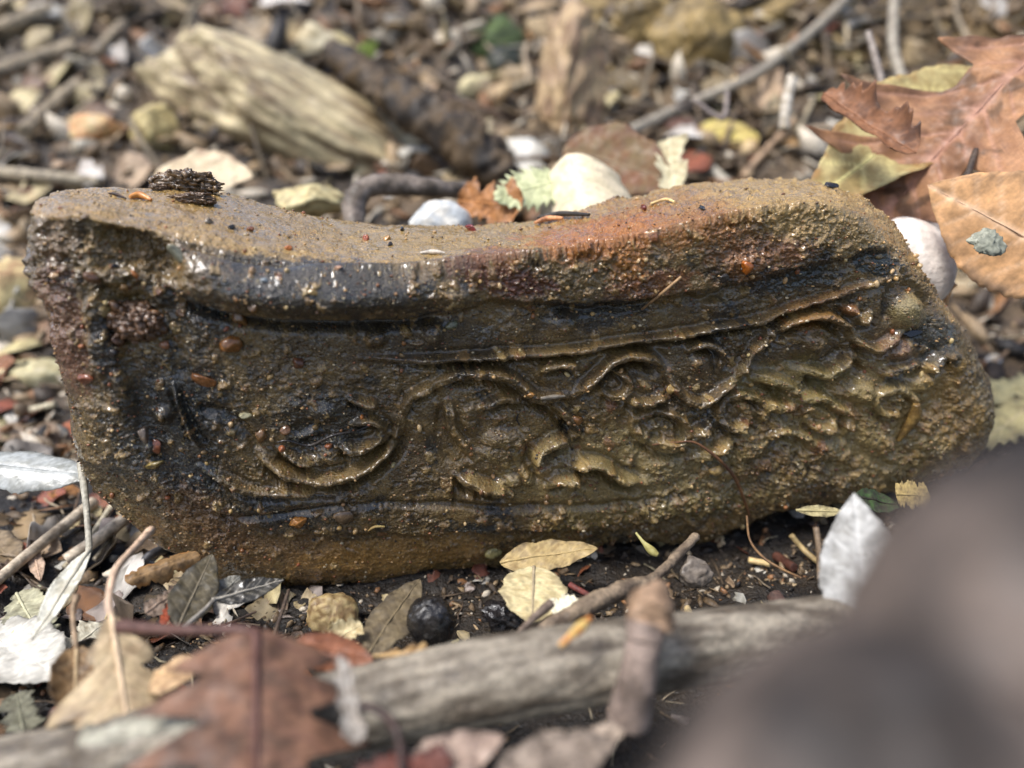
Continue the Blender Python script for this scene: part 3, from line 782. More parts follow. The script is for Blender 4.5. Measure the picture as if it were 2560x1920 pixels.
def leaf(name, label, cat, kind, base, tip, wpx, c1, c2, face=0.4, side_=0.0, mat=None, stalk=None, stalk_r=0.0006, cvr=None, group=None, midrib=True, seed=None, parts=True, **kw):
    b = pt(base); e = pt(tip)
    c1 = warm(c1); c2 = warm(c2) * .84
    kw.setdefault('edge', soft(c2, .2) * .55); kw.setdefault('spots', .25); kw.setdefault('crumple', .065)
    if cvr is not None: cvr = soft(cvr)
    dep = 0.5 * ((b - CAM) @ FW + (e - CAM) @ FW)
    mid_ = 0.5 * (b + e)
    tc = CAM - mid_; tc /= np.linalg.norm(tc)
    nh = (1 - face) * EZ + face * tc + side_ * RT
    M, L = frame(b, e, nh)
    sd_ = seed if seed is not None else abs(hash(label)) % 997
    sd_ = sum(ord(ch) * (i + 1) for i, ch in enumerate(label)) % 997 if seed is None else seed
    V, F, c, mids = leaf_arrays(L, wpx / FPX * dep * 0.5, kind, c1, c2, seed=sd_, cv=cvr, **kw)
    mat = mat or M_LEAF
    root = bpy.data.objects.new(name, None); COL.objects.link(root)
    root.matrix_world = M
    root.empty_display_size = 0.005
    tag(root, label, cat, group)
    link("blade", make_mesh("blade", V, F, mat, c), root)
    vcol = cvr if cvr is not None else np.clip(np.asarray(c1) * 1.2, 0, 1)
    if midrib:
        r = np.interp(np.linspace(0, 1, 12), [0, 1], [stalk_r * 0.8, stalk_r * 0.15])
        mp = mids[np.linspace(0, len(mids) - 1, 12).astype(int)] + np.array([0, 0, stalk_r * 0.25])
        V, F, c = tube_arrays(mp, r, vcol, vcol * 0.8, 30, 6)
        link("midrib", make_mesh("midrib", V, F, mat, c), root)
    if stalk is not None:
        Mi = M.inverted()
        sp_ = [tuple(mids[2])] + [tuple(Mi @ Vector(pt(q))) for q in stalk]
        V, F, c = tube_arrays(sp_, [stalk_r] * (len(sp_) - 1) + [stalk_r * 1.4], np.asarray(vcol) * 0.8, np.asarray(vcol) * 0.5, 40, 8, rough=0.15, rscale=900)
        link("stalk", make_mesh("stalk", V, F, M_TWIG, c), root)
    return root

def tube(name, label, cat, pts, rpx, c1, c2, mat=None, group=None, nseg=60, sides=10, parent=None, **kw):
    P = [pt(q) for q in pts]
    rp = np.broadcast_to(np.asarray(rpx, float), (len(P),))
    rad = [rp[i] / FPX * ((P[i] - CAM) @ FW) for i in range(len(P))]
    V, F, c = tube_arrays(P, rad, c1, c2, nseg, sides, **kw)
    o0 = V.mean(0) if parent is None else np.zeros(3)
    o = link(name, make_mesh(name, V - o0, F, mat or M_TWIG, c), parent, o0)
    return tag(o, label, cat, group)

def rock(name, label, cat, px, py, wpx, hpx, c1, c2, rot=0.0, depth=None, dscale=0.8, sink=0.12, mat=None, group=None, seed=1, **kw):
    """a rock seen at px, py (its centre) that rests on the ground"""
    c1 = soft(c1, .12); c2 = soft(c2, .12)
    if depth is None:
        g0 = ghit(px, py + hpx * (0.5 - sink))
        depth = (g0 - CAM) @ FW + 0.3 * wpx / FPX * ((g0 - CAM) @ FW)
    c0 = unproj(px, py, depth)
    a, b = wpx / FPX * depth / 2, hpx / FPX * depth / 2
    V, F, c = rock_arrays((a, b, 0.5 * (a + b) * dscale), c1, c2, seed=seed, **kw)
    th = math.radians(rot)
    ax = math.cos(th) * RT - math.sin(th) * UP; ay = math.sin(th) * RT + math.cos(th) * UP
    V = V[:, :1] * ax + V[:, 1:2] * ay - V[:, 2:] * FW
    o = link(name, make_mesh(name, V, F[:, ::-1] if np.dot(np.cross(ax, ay), -FW) < 0 else F, mat or M_ROCK, c), None, c0)
    return tag(o, label, cat, group)

# ------------------------------------------------------------------ behind the stone: logs, rocks and twigs on the slope
o = rock("pale_log", "large pale yellow weathered log lying across the slope behind the stone", "log", 760, 345, 1020, 280, lin(190, 172, 128), lin(106, 86, 56), rot=27, seed=3, dscale=0.9, sub=6, amp=0.12, facets=5, cut=0.7, fine=0.05, cscale=3.0, streak=(1.0, 2.0, 2.0), sink=0.2)
tube("dark_branch", "dark brown curved branch with flaking bark beside the pale log", "branch", [(835, 130, .02), (930, 205, .032), (1060, 285, .036), (1180, 365, .03), (1260, 470, .012), (1280, 560, .0)], [30, 42, 54, 60, 54, 46], lin(26, 19, 13), lin(84, 66, 42), M_BARK, nseg=110, sides=26, rough=0.7, rscale=60, seed=4, cscale=75)
rock("mossy_stone", "round stone covered in bright green moss on the upper slope", "stone", 1222, 110, 200, 160, lin(84, 102, 48), lin(38, 50, 24), rot=-20, mat=M_MOSS, seed=5, fine=0.06)
rock("dark_stone", "small dark stone tucked below the mossy stone", "stone", 1262, 175, 120, 110, lin(40, 44, 26), lin(30, 30, 22), seed=6)
leaf("green_leaf", "tiny bright green leaf on the slope above the dark branch", "leaf", 'ovate', (895, 155, .002), (940, 105, .02), 46, lin(150, 170, 70), lin(120, 150, 50), face=.8, midrib=False, nt=20, ns=4)
rock("cream_stone", "angular cream stone above the pale log", "stone", 795, 115, 140, 105, lin(220, 206, 168), lin(170, 150, 106), rot=10, seed=8, facets=10)
rock("yellow_stone", "round lumpy yellow stone beside an orange stone on the slope", "stone", 385, 330, 145, 150, lin(196, 176, 112), lin(136, 116, 66), seed=9, fine=0.1, cscale=4)
rock("orange_stone", "flat orange and cream stone beside the round yellow stone", "stone", 235, 335, 170, 92, lin(206, 140, 84), lin(200, 176, 120), rot=-6, seed=10)
rock("brown_stone", "small tan stone above the round yellow stone", "stone", 395, 215, 110, 70, lin(160, 138, 100), lin(110, 92, 66), rot=20, seed=12)
rock("flat_yellow_stone", "pale yellow angular stone right behind the dip in the carved stone", "stone", 770, 500, 235, 110, lin(200, 184, 128), lin(140, 120, 72), rot=-4, seed=13, facets=14, cut=.5, fine=.08, cscale=3.5, depth=0.33)
rock("grey_pebble", "smooth blue-grey pebble with a pale spot behind the carved stone's dip", "pebble", 1100, 555, 150, 105, lin(168, 172, 172), lin(206, 200, 186), seed=14, facets=2, depth=0.29, fine=0.01)
rock("buff_stone", "buff stone between the dark branch and the soil column", "stone", 1290, 205, 110, 90, lin(176, 152, 112), lin(130, 110, 80), seed=15)
rock("pale_flat_stone", "pale flat yellow-grey stone above the dark branch", "stone", 1180, 235, 190, 95, lin(196, 182, 132), lin(150, 136, 100), rot=-35, seed=16)
rock("soil_column", "upright crumbly clump of reddish brown soil and rotten wood", "soil clump", 1430, 215, 190, 380, lin(128, 98, 70), lin(176, 148, 104), rot=6, seed=17, sub=5, amp=.25, fine=.12, cscale=3, mat=M_CRUMB)
for k, (x, y, w, h, ro, lb) in enumerate([(1740, 120, 260, 250, 10, "big ochre rock with a hollow beside it on the bank"), (1600, 70, 200, 170, -15, "rough ochre boulder at the top of the bank between soil column and big ochre rock"), (1480, 45, 170, 130, 20, "brown ochre boulder at the top edge above the soil column"), (1900, 55, 250, 120, -20, "low mossy ochre rock under the long grey branch"), (2080, 150, 170, 100, 8, "small brown rock in the dark hollow under the long grey branch")]):
    rock("bank_rock", lb, "rock", x, y, w, h, lin(150, 124, 66), lin(92, 74, 36), rot=ro, seed=20 + k, sub=5, fine=.08, amp=.22)
rock("left_boulder", "yellow block of stone at the left edge beside the carved stone", "stone", 25, 730, 150, 190, lin(200, 178, 116), lin(150, 112, 66), seed=31, rot=-10, facets=9)
rock("low_left_stone", "pale yellow flat stone low on the left behind the carved stone", "stone", 110, 950, 260, 120, lin(206, 196, 150), lin(160, 146, 100), seed=32, rot=12)
rock("white_stone", "whitish lump of stone at the upper left among grey sticks", "stone", 105, 45, 110, 80, lin(206, 200, 186), lin(150, 140, 126), seed=33)
tube("bent_twig", "smooth grey-brown twig bent into a hook behind the stone's dip", "twig", [(888, 570, 'd', .295), (885, 510, 'd', .30), (920, 470, 'd', .305), (1000, 462, 'd', .31), (1090, 470, 'd', .315), (1180, 478, 'd', .33)], [27, 29, 27, 25, 22, 20], lin(120, 106, 96), lin(74, 62, 52), nseg=90, sides=18, rough=.3, rscale=130)
tube("arched_stem", "thin brown stem arching behind the cream leaf", "stem", [(1130, 455, .002), (1230, 408, .012), (1330, 396, .014), (1400, 400, .004)], 6, lin(120, 96, 66), lin(90, 70, 50))
leaf("orange_leaf", "crumpled orange-brown leaf between the grey pebble and the cream leaf", "leaf", 'scrap', (1140, 500, 'd', .30), (1300, 520, 'd', .285), 130, lin(176, 112, 50), lin(140, 84, 40), face=.8, crumple=.14, seed=41, spots=.3)
leaf("toothed_leaf", "pale green-white leaf with a toothed edge beside the cream leaf", "leaf", 'holly', (1430, 440, 'd', .30), (1235, 500, 'd', .285), 130, lin(214, 214, 168), lin(186, 190, 140), face=.6, crumple=.05, seed=42)
leaf("cream_leaf", "folded cream coloured leaf standing up behind the stone like a cone", "leaf", 'ovate', (1420, 385, 'd', .295), (1490, 590, 'd', .275), 240, lin(236, 214, 186), lin(220, 200, 168), face=.9, curl=-.7, seed=43, crumple=.03, veins=6)
leaf("brown_leaf", "broad olive and rust brown leaf behind the cream leaf", "leaf", 'ovate', (1410, 370, 'd', .34), (1690, 450, 'd', .32), 190, lin(124, 98, 62), lin(140, 84, 50), face=.8, seed=44, crumple=.03, cvr=lin(150, 122, 80), spots=.2)
leaf("small_yellow_leaf", "small yellow leaf lying at the edge of the litter above the stone's hump", "leaf", 'ovate', (1740, 320, .006), (1905, 350, .004), 72, lin(206, 184, 92), lin(180, 140, 60), face=.7, seed=45)
leaf("dark_red_leaf", "dark red-brown leaf beneath the small yellow leaf", "leaf", 'ovate', (1640, 330, .004), (1765, 350, .004), 100, lin(110, 58, 36), lin(80, 44, 30), face=.7, seed=46)
leaf("tall_cream_leaf", "narrow curled cream leaf standing beside the brown leaf", "leaf", 'scrap', (1672, 345, 'd', .33), (1690, 510, 'd', .31), 90, lin(214, 200, 168), lin(190, 170, 130), face=.9, curl=.5, seed=47)
tube("long_branch", "long thin grey branch running up across the bank", "branch", [(1530, 350, .01), (1700, 270, .012), (1880, 190, .016), (2040, 70, .02), (2140, -30, .02)], [14, 14, 13, 13, 12], lin(150, 142, 126), lin(110, 100, 86), nseg=70)
tube("pale_peg_twig", "short pale broken twig standing upright behind the hump", "twig", [(1960, 325, 'd', .36), (1966, 260, 'd', .36), (1982, 190, 'd', .36)], [13, 14, 13], lin(206, 196, 180), lin(150, 136, 116))
tube("slanted_twig", "slender grey twig leaning left near the yellow-ribbed leaf", "twig", [(2222, 275, 'd', .33), (2195, 170, 'd', .335), (2170, 80, 'd', .34)], [8, 9, 8], lin(176, 166, 152), lin(130, 118, 104))
tube("upright_twig", "grey upright twig reaching the top edge above the spiky leaf", "twig", [(2255, 200, 'd', .44), (2232, 110, 'd', .45), (2236, -20, 'd', .46)], [13, 13, 13], lin(156, 146, 130), lin(120, 108, 96))
tube("forked_twig", "thin forked twig in the hollow above the small yellow leaf", "twig", [(1735, 250, 'd', .40), (1790, 290, 'd', .395), (1812, 290, 'd', .395), (1818, 230, 'd', .40)], [6, 6, 7, 6], lin(150, 136, 126), lin(110, 98, 92))
tube("crossing_twig", "tan twig slanting down to the hump's top edge", "twig", [(1855, 445, .002), (1920, 370, .006), (1985, 300, .012)], [10, 9, 8], lin(176, 150, 116), lin(130, 108, 80))
tube("white_twig_bit", "short white twig bit just above the stone's hump", "twig", [(1780, 425, .004), (1825, 465, .004)], [14, 12], lin(214, 206, 190), lin(180, 168, 140))
tube("grey_stick", "long grey stick lying level at the far left behind the carved stone", "stick", [(-60, 425, .006), (90, 440, .008), (250, 456, .006)], [17, 17, 15], lin(170, 156, 130), lin(110, 100, 84), M_BARK, rough=.2)
for k, (x0, y0, x1, y1, r, lb) in enumerate([(-30, 90, 130, 30, 22, "thick grey stick at the upper left corner"), (-30, 190, 190, 120, 20, "second grey stick from the upper left corner"), (60, 330, 200, 210, 18, "tan stick slanting below the grey corner sticks"), (240, 140, 310, 60, 14, "short pale stick above the tan stone")]):
    tube("corner_stick", lb, "stick", [(x0, y0, .008), ((x0 + x1) / 2, (y0 + y1) / 2 - 4, .01), (x1, y1, .008)], r, lin(160, 144, 118), lin(100, 88, 70), M_BARK, rough=.25, rscale=120)
leaf("pink_leaf", "pale pinkish leaf below the round yellow stone", "leaf", 'ovate', (390, 430, 'd', .36), (630, 440, 'd', .34), 150, lin(214, 190, 162), lin(196, 170, 140), face=.6, seed=48, crumple=.06, edge=lin(130, 96, 70))
leaf("ribbed_leaf", "long olive tan leaf with a bright yellow midrib behind the hump", "leaf", 'ovate', (2470, 175, 'd', .292), (2020, 510, 'd', .27), 270, lin(186, 166, 112), lin(150, 122, 62), face=.75, side_=-.2, seed=49, cvr=lin(232, 216, 120), edge=lin(150, 96, 44), stalk_r=.0011, crumple=.02, curl=.25, nt=80)
leaf("spiky_leaf", "big red-brown oak leaf with spiky lobes and dark spots at the right edge", "leaf", 'spiky', (2690, 40, 'd', .265), (2170, 575, 'd', .274), 520, lin(176, 122, 84), lin(140, 90, 60), face=.85, side_=-.35, seed=50, cvr=lin(190, 134, 104), spots=.85, crumple=.08, bend=.05, nt=130, ns=18, curl=.3, veins=9)
leaf("folded_spiky_leaf", "rusty curled leaf lobe lying over the yellow-ribbed leaf", "leaf", 'scrap', (2060, 235, 'd', .27), (2290, 385, 'd', .247), 105, lin(144, 92, 60), lin(104, 62, 40), face=.5, curl=.9, seed=51)
leaf("orange_tan_leaf", "orange tan leaf with a pointed tip and a grey lichen flake on it", "leaf", 'lance', (2760, 700, 'd', .232), (2320, 462, 'd', .242), 300, lin(226, 164, 108), lin(206, 150, 100), face=.8, seed=52, cvr=lin(236, 190, 140), crumple=.04, nt=80)
rock("lichen_flake", "pale blue-green lichen flake on the orange tan leaf", "lichen", 2470, 605, 90, 70, lin(160, 160, 138), lin(116, 116, 98), depth=.228, amp=.5, fine=.15, seed=53, dscale=.25)
rock("white_pebble", "smooth white oval pebble beside the stone's right shoulder", "pebble", 2285, 655, 175, 235, lin(226, 214, 200), lin(206, 192, 178), rot=-28, depth=.262, facets=0, amp=.05, fine=.005, seed=54)
leaf("pinkish_leaf_pair", "pale pinkish curled leaf under the orange tan leaf", "leaf", 'ovate', (2330, 590, 'd', .27), (2440, 650, 'd', .262), 90, lin(206, 176, 158), lin(180, 146, 128), face=.7, seed=55)
tube("dark_stalk", "dark thin stalk standing in front of the spiky leaf", "stalk", [(2405, 480, 'd', .25), (2425, 420, 'd', .255), (2440, 375, 'd', .26)], [7, 8, 7], lin(50, 40, 34), lin(80, 66, 54))
tube("pale_rootlet", "short pale hooked rootlet on the bare soil right of the white pebble", "root", [(2470, 670, .004), (2500, 690, .006), (2520, 720, .002)], 7, lin(206, 176, 126), lin(170, 140, 96))
tube("tan_rootlet", "pale hooked rootlet touching the white pebble's lower tip", "root", [(2362, 765, 'd', .262), (2372, 725, 'd', .26), (2390, 710, 'd', .258)], [7, 8, 5], lin(214, 180, 130), lin(180, 146, 100))
for k, (q, lb) in enumerate([([(2380, 760, .002), (2440, 830, .003), (2480, 880, .002)], "thin brown root running down the bare soil beside the right end"), ([(2430, 830, .002), (2500, 770, .004), (2590, 720, .002)], "forked brown root crossing the bare soil to the right edge"), ([(2470, 920, .003), (2530, 870, .004), (2600, 820, .003)], "thicker tan root over the small white chip")]):
    tube("soil_root", lb, "root", q, 4, lin(150, 126, 96), lin(110, 90, 66))
rock("white_chip", "small whitish chip on the bare soil near the right edge", "chip", 2480, 905, 46, 42, lin(206, 202, 196), lin(160, 156, 150), seed=56, sub=3)
leaf("torn_yellow_leaf", "torn pale yellow leaf with grey blotches at the right edge", "leaf", 'scrap', (2600, 960, .008), (2455, 990, .004), 110, lin(216, 196, 140), lin(190, 172, 124), face=.4, seed=57, spots=.4, crumple=.05)
leaf("ragged_tan_leaf", "ragged tan leaf with a strong midrib under the stone's right end", "leaf", 'holly', (2620, 985, .01), (2415, 1130, .005), 120, lin(206, 184, 126), lin(176, 154, 104), face=.45, seed=58, cvr=lin(220, 196, 130), crumple=.05)

# ------------------------------------------------------------------ foreground on the left: dry leaves and stems
leaf("silver_leaf", "smooth silvery grey-white leaf sticking out at the left below the stone", "leaf", 'ovate', (-80, 1150, 'd', .235), (240, 1190, 'd', .235), 125, lin(176, 178, 174), lin(146, 146, 136), face=.45, seed=60, curl=-.35, crumple=.02, mat=M_LEAFW)
leaf("willow_leaf", "long narrow white leaf with an upright grey stem at the left", "leaf", 'lance', (225, 1370, 'd', .205), (80, 1600, 'd', .185), 62, lin(222, 218, 204), lin(190, 180, 160), face=.6, side_=-.3, seed=61, stalk=[(222, 1350, 'd', .208), (215, 1260, 'd', .215), (203, 1160, 'd', .225)], stalk_r=.0009, cvr=lin(196, 186, 160), crumple=.03, curl=.3)
leaf("brown_strip_leaf", "curled grey and tan leaf strip lying behind the narrow white leaf", "leaf", 'lance', (195, 1430, 'd', .215), (100, 1560, 'd', .2), 60, lin(150, 130, 100), lin(110, 84, 56), face=.5, seed=62)
leaf("lobed_leaf", "tan lobed leaf standing on its tip with a long curved stalk", "leaf", 'oak', (278, 1530, 'd', .166), (330, 1880, 'd', .145), 300, lin(196, 168, 134), lin(176, 144, 112), face=.75, side_=.2, seed=63, stalk=[(272, 1500, 'd', .168), (290, 1425, 'd', .178), (340, 1365, 'd', .19), (378, 1325, 'd', .2)], stalk_r=.0009, cvr=lin(226, 192, 144), crumple=.05, curl=-.35, nt=90, ns=12, spots=.2)
leaf("small_cupped_leaf", "small brown cupped leaf with a thin stalk beside the tan lobed leaf", "leaf", 'ovate', (192, 1615, 'd', .172), (185, 1830, 'd', .155), 110, lin(150, 112, 70), lin(104, 76, 48), face=.7, seed=64, stalk=[(188, 1600, 'd', .172), (182, 1530, 'd', .178), (192, 1490, 'd', .182)], curl=.6, cvr=lin(196, 164, 110), spots=.4)
for k, (b, e, w, c1, c2, ki, lb) in enumerate([
    ((-60, 1560, .006), (160, 1700, .01), 200, lin(206, 200, 190), lin(176, 168, 156), 'ovate', "broad pale grey leaf with dark specks at the left edge"),
    ((40, 1480, .006), (110, 1610, .008), 120, lin(186, 180, 150), lin(150, 142, 116), 'scrap', "grey-green torn leaf above the speckled grey leaf"),
    ((150, 1640, .004), (260, 1560, .006), 110, lin(206, 198, 180), lin(176, 160, 136), 'scrap', "grey torn leaf between narrow white leaf and lobed leaf"),
    ((60, 1830, .01), (40, 1730, .008), 90, lin(120, 116, 96), lin(90, 84, 66), 'scrap', "olive grey curled leaf bit in the lower left corner"),
    ((-40, 1330, .003), (50, 1420, .002), 90, lin(140, 116, 90), lin(110, 88, 64), 'ovate', "brown leaf at the left edge under the silvery leaf"),
    ((85, 1380, .004), (100, 1450, .006), 34, lin(206, 170, 150), lin(180, 146, 126), 'ovate', "tiny pinkish curled leaf on the left litter"),
    ((130, 1245, .002), (190, 1215, .003), 60, lin(170, 110, 44), lin(120, 76, 34), 'scrap', "amber brown leaf bit under the silvery leaf"),
    ((390, 1680, 'd', .16), (480, 1690, 'd', .155), 120, lin(206, 166, 126), lin(176, 130, 92), 'ovate', "curled tan leaf lobe right of the tan lobed leaf"),
    ((160, 1060, .003), (200, 1090, .004), 50, lin(176, 92, 46), lin(140, 66, 34), 'scrap', "rusty orange leaf scrap touching the stone's left edge"),
    ((300, 1760, .002), (110, 1800, .002), 90, lin(106, 66, 56), lin(80, 50, 44), 'scrap', "dull red-brown leaf under the cupped leaf")]):
    leaf("litter_leaf", lb, "leaf", ki, b, e, w, c1, c2, face=.35, seed=70 + k, crumple=.07, spots=.35, group="dry leaves in the left foreground")
for k, (q, r, lb) in enumerate([
    ([(-30, 1470, .003), (90, 1370, .006), (235, 1255, .004)], 14, "long straight grey stem slanting up to the stone's lower left edge"),
    ([(165, 1400, .006), (240, 1350, .008), (330, 1285, .006)], 16, "thick pale stem nearest the stone's lower left edge"),
    ([(160, 1420, .003), (215, 1360, .004), (290, 1250, .003)], 8, "thin pale stem between the two thicker grey stems"),
    ([(235, 1400, .004), (290, 1330, .006), (340, 1290, .004)], 5, "hair thin brown stem beside the curved leaf stalk"),
    ([(60, 1030, .003), (140, 1010, .005)], 9, "short white twig in the blurred litter at the left edge")]):
    tube("dry_stem", lb, "stem", q, r, lin(190, 178, 152), lin(130, 118, 96), group="dry stems left of the stone")
leaf("bark_curl", "rolled brown strip of bark under the stone's lower left corner", "bark", 'scrap', (312, 1452, 'd', .2), (500, 1385, 'd', .21), 70, lin(140, 104, 62), lin(110, 80, 50), face=.6, curl=-.9, seed=81, midrib=False, edge=lin(176, 120, 56))
tube("black_root", "smooth dark grey root above the rolled bark strip", "root", [(345, 1420, .004), (380, 1385, .006), (440, 1362, .004)], [10, 11, 12], lin(66, 64, 66), lin(40, 38, 38))
leaf("olive_leaf", "dark olive leaf with a thin pale edge standing under the stone", "leaf", 'ovate', (445, 1570, 'd', .19), (530, 1385, 'd', .205), 110, lin(84, 72, 50), lin(60, 52, 36), face=.6, seed=82, cvr=lin(130, 116, 86))
leaf("blade_leaf", "dark narrow leaf with a pale stalk just under the stone's bottom edge", "leaf", 'lance', (530, 1500, 'd', .195), (710, 1450, 'd', .205), 62, lin(70, 66, 60), lin(44, 42, 40), face=.5, seed=83, stalk=[(510, 1525, 'd', .192), (460, 1570, 'd', .188)], cvr=lin(180, 170, 150), mat=M_LEAFW)
leaf("grey_sail_leaf", "grey veined leaf standing between olive leaf and stone", "leaf", 'ovate', (535, 1500, 'd', .2), (600, 1440, 'd', .206), 60, lin(150, 146, 136), lin(110, 104, 94), face=.7, seed=84)
leaf("pink_bark_leaf", "wrinkled pinkish grey leaf below the rolled bark strip", "leaf", 'scrap', (365, 1530, 'd', .19), (460, 1465, 'd', .2), 60, lin(150, 124, 110), lin(110, 88, 76), face=.5, seed=85, crumple=.1)
leaf("rust_scrap", "small bright rust leaf scrap beside the olive leaf", "leaf", 'scrap', (405, 1560, 'd', .188), (425, 1505, 'd', .195), 26, lin(186, 76, 30), lin(140, 54, 24), face=.7, seed=86, midrib=False)
tube("needle_twig", "thin dark twig standing under the stone's bottom edge", "twig", [(685, 1590, 'd', .19), (705, 1530, 'd', .197), (722, 1475, 'd', .204)], [5, 5, 4], lin(90, 74, 60), lin(60, 48, 40))
rock("crystal_stone", "yellow-white crumbly stone supporting the carved stone's low point", "stone", 835, 1545, 130, 130, lin(170, 146, 92), lin(112, 84, 44), seed=87, depth=.222, fine=.09, cscale=4)
leaf("grey_spotted_leaf", "dull grey leaf with a crack leaning behind the black ball", "leaf", 'ovate', (915, 1640, 'd', .185), (1050, 1445, 'd', .215), 110, lin(126, 108, 84), lin(100, 84, 66), face=.75, side_=-.2, seed=88, spots=.3)
rock("black_ball", "wrinkled round black seed or dropping in the shade under the stone", "seed", 1078, 1552, 122, 128, lin(42, 38, 34), lin(24, 22, 22), seed=89, depth=.198, facets=3, cut=.8, amp=.12, fine=.055, sub=5, mat=M_MUD)
leaf("cream_curl", "cream curled leaf edge left of the black ball", "leaf", 'scrap', (800, 1620, 'd', .185), (905, 1560, 'd', .19), 70, lin(220, 200, 160), lin(190, 160, 110), face=.6, curl=.6, seed=90)
leaf("spotted_tan_leaf", "pale tan leaf with dark specks right of the black ball", "leaf", 'ovate', (1335, 1415, 'd', .208), (1330, 1560, 'd', .19), 165, lin(220, 200, 156), lin(196, 170, 122), face=.75, seed=91, cvr=lin(176, 156, 116), spots=.6, crumple=.05)
leaf("white_fragment", "torn white leaf fragment below the speckled tan leaf", "leaf", 'scrap', (1375, 1520, 'd', .192), (1455, 1510, 'd', .19), 62, lin(236, 226, 200), lin(220, 204, 176), face=.6, seed=92, midrib=False)
leaf("under_leaf", "brown leaf pressed flat under the stone above the speckled tan leaf", "leaf", 'ovate', (1250, 1405, 'd', .228), (1495, 1370, 'd', .228), 90, lin(186, 156, 104), lin(150, 120, 76), face=.4, seed=93, crumple=.05)
leaf("tan_cupped_scrap", "small tan leaf with a scalloped rim in front of the black ball", "leaf", 'oak', (935, 1640, 'd', .165), (1085, 1635, 'd', .165), 62, lin(196, 156, 104), lin(150, 108, 64), face=.6, curl=.5, seed=94)
leaf("rust_curved_leaf", "smooth curved red-brown leaf touching the blurred foreground leaf", "leaf", 'ovate', (745, 1600, 'd', .16), (935, 1655, 'd', .158), 100, lin(146, 84, 54), lin(120, 66, 42), face=.6, curl=-.5, seed=95)
rock("black_clod", "shiny black clod of soil right of the black ball", "clod", 1255, 1540, 120, 70, lin(40, 36, 36), lin(24, 22, 22), seed=96, depth=.205, amp=.6, fine=.3, mat=M_MUD)
tube("knobbly_twig", "knobbly grey twig running along the foot of the stone", "twig", [(1270, 1600, 'd', .178), (1380, 1560, 'd', .18), (1490, 1505, 'd', .188), (1570, 1470, 'd', .196), (1640, 1440, 'd', .203), (1740, 1340, 'd', .22)], [15, 18, 25, 22, 13, 12], lin(140, 122, 100), lin(92, 78, 64), M_BARK, nseg=110, sides=14, rough=.45, rscale=180, seed=9)
tube("twig_stub", "short forked grey twig stub leaning on the knobbly twig", "twig", [(1290, 1590, 'd', .172), (1335, 1545, 'd', .178), (1378, 1508, 'd', .182)], [8, 10, 13], lin(130, 112, 98), lin(96, 80, 70), rough=.2)
tube("red_stalk", "thin red-brown stalk poking out behind the knobbly twig", "stalk", [(1425, 1462, 'd', .205), (1475, 1490, 'd', .2)], [8, 7], lin(100, 52, 40), lin(70, 38, 30))
tube("yellow_bud", "pale yellow-green bud on a thin stem hanging from the stone's underside", "bud", [(1590, 1332, 'd', .222), (1608, 1355, 'd', .22), (1628, 1376, 'd', .218), (1645, 1388, 'd', .217)], [3, 5, 11, 6], lin(176, 170, 110), lin(150, 140, 80), M_LEAF, nseg=40)
rock("grey_clod", "lumpy grey clod on the dark soil at the right of the knobbly twig", "clod", 1735, 1430, 90, 76, lin(130, 118, 104), lin(90, 80, 70), seed=97, depth=.212, amp=.3, fine=.09)
leaf("white_upright_leaf", "stiff white leaf standing up beside the stone's right underside", "leaf", 'lance', (2175, 1640, 'd', .165), (2135, 1232, 'd', .175), 200, lin(190, 188, 184), lin(160, 156, 150), face=.85, seed=98, crumple=.04, midrib=False, nt=60)
leaf("dark_green_leaf", "dark curled leaf with a green patch under the stone's right end", "leaf", 'ovate', (2140, 1240, 'd', .22), (2250, 1265, 'd', .222), 70, lin(44, 40, 26), lin(60, 90, 34), face=.4, seed=99)
leaf("yellow_scrap", "square yellow-brown leaf scrap under the stone's right end", "leaf", 'scrap', (2240, 1235, 'd', .222), (2325, 1240, 'd', .222), 80, lin(180, 150, 86), lin(140, 112, 60), face=.7, seed=100)
leaf("sliver_leaf", "pale sliver of leaf pinched under the stone left of the white leaf", "leaf", 'lance', (1990, 1275, 'd', .232), (2115, 1280, 'd', .23), 32, lin(176, 160, 116), lin(140, 124, 84), face=.6, seed=101)
for k, (q, r, lb, cc) in enumerate([
    ([(1978, 1338, .01), (2005, 1370, .006), (2045, 1405, .004), (2100, 1440, .003)], 7, "tan broken stalk with side spurs on the dark soil", (196, 164, 116)),
    ([(2040, 1320, .01), (2048, 1380, .006), (2050, 1450, .003)], 8, "upright grey-brown stalk beside the tan broken stalk", (120, 104, 80)),
    ([(1872, 1400, .003), (1925, 1410, .004)], 8, "short pale straw on the dark soil", (206, 180, 124)),
    ([(1718, 1520, .002), (1740, 1575, .004)], 9, "short pale peg in front of the grey clod", (196, 170, 126)),
    ([(1790, 1530, .002), (1792, 1560, .004)], 6, "tiny orange peg beside the short pale peg", (196, 140, 90)),
    ([(1940, 1390, .002), (1985, 1420, .003)], 12, "dark red wood splinter on the dark soil", (80, 44, 34)),
    ([(1935, 1490, .003), (1985, 1560, .003)], 20, "dark brown wood fragment near the right log", (84, 62, 54))]):
    tube("soil_straw", lb, "straw", q, r, lin(cc), lin(cc) * .6, group="straws on the dark soil")

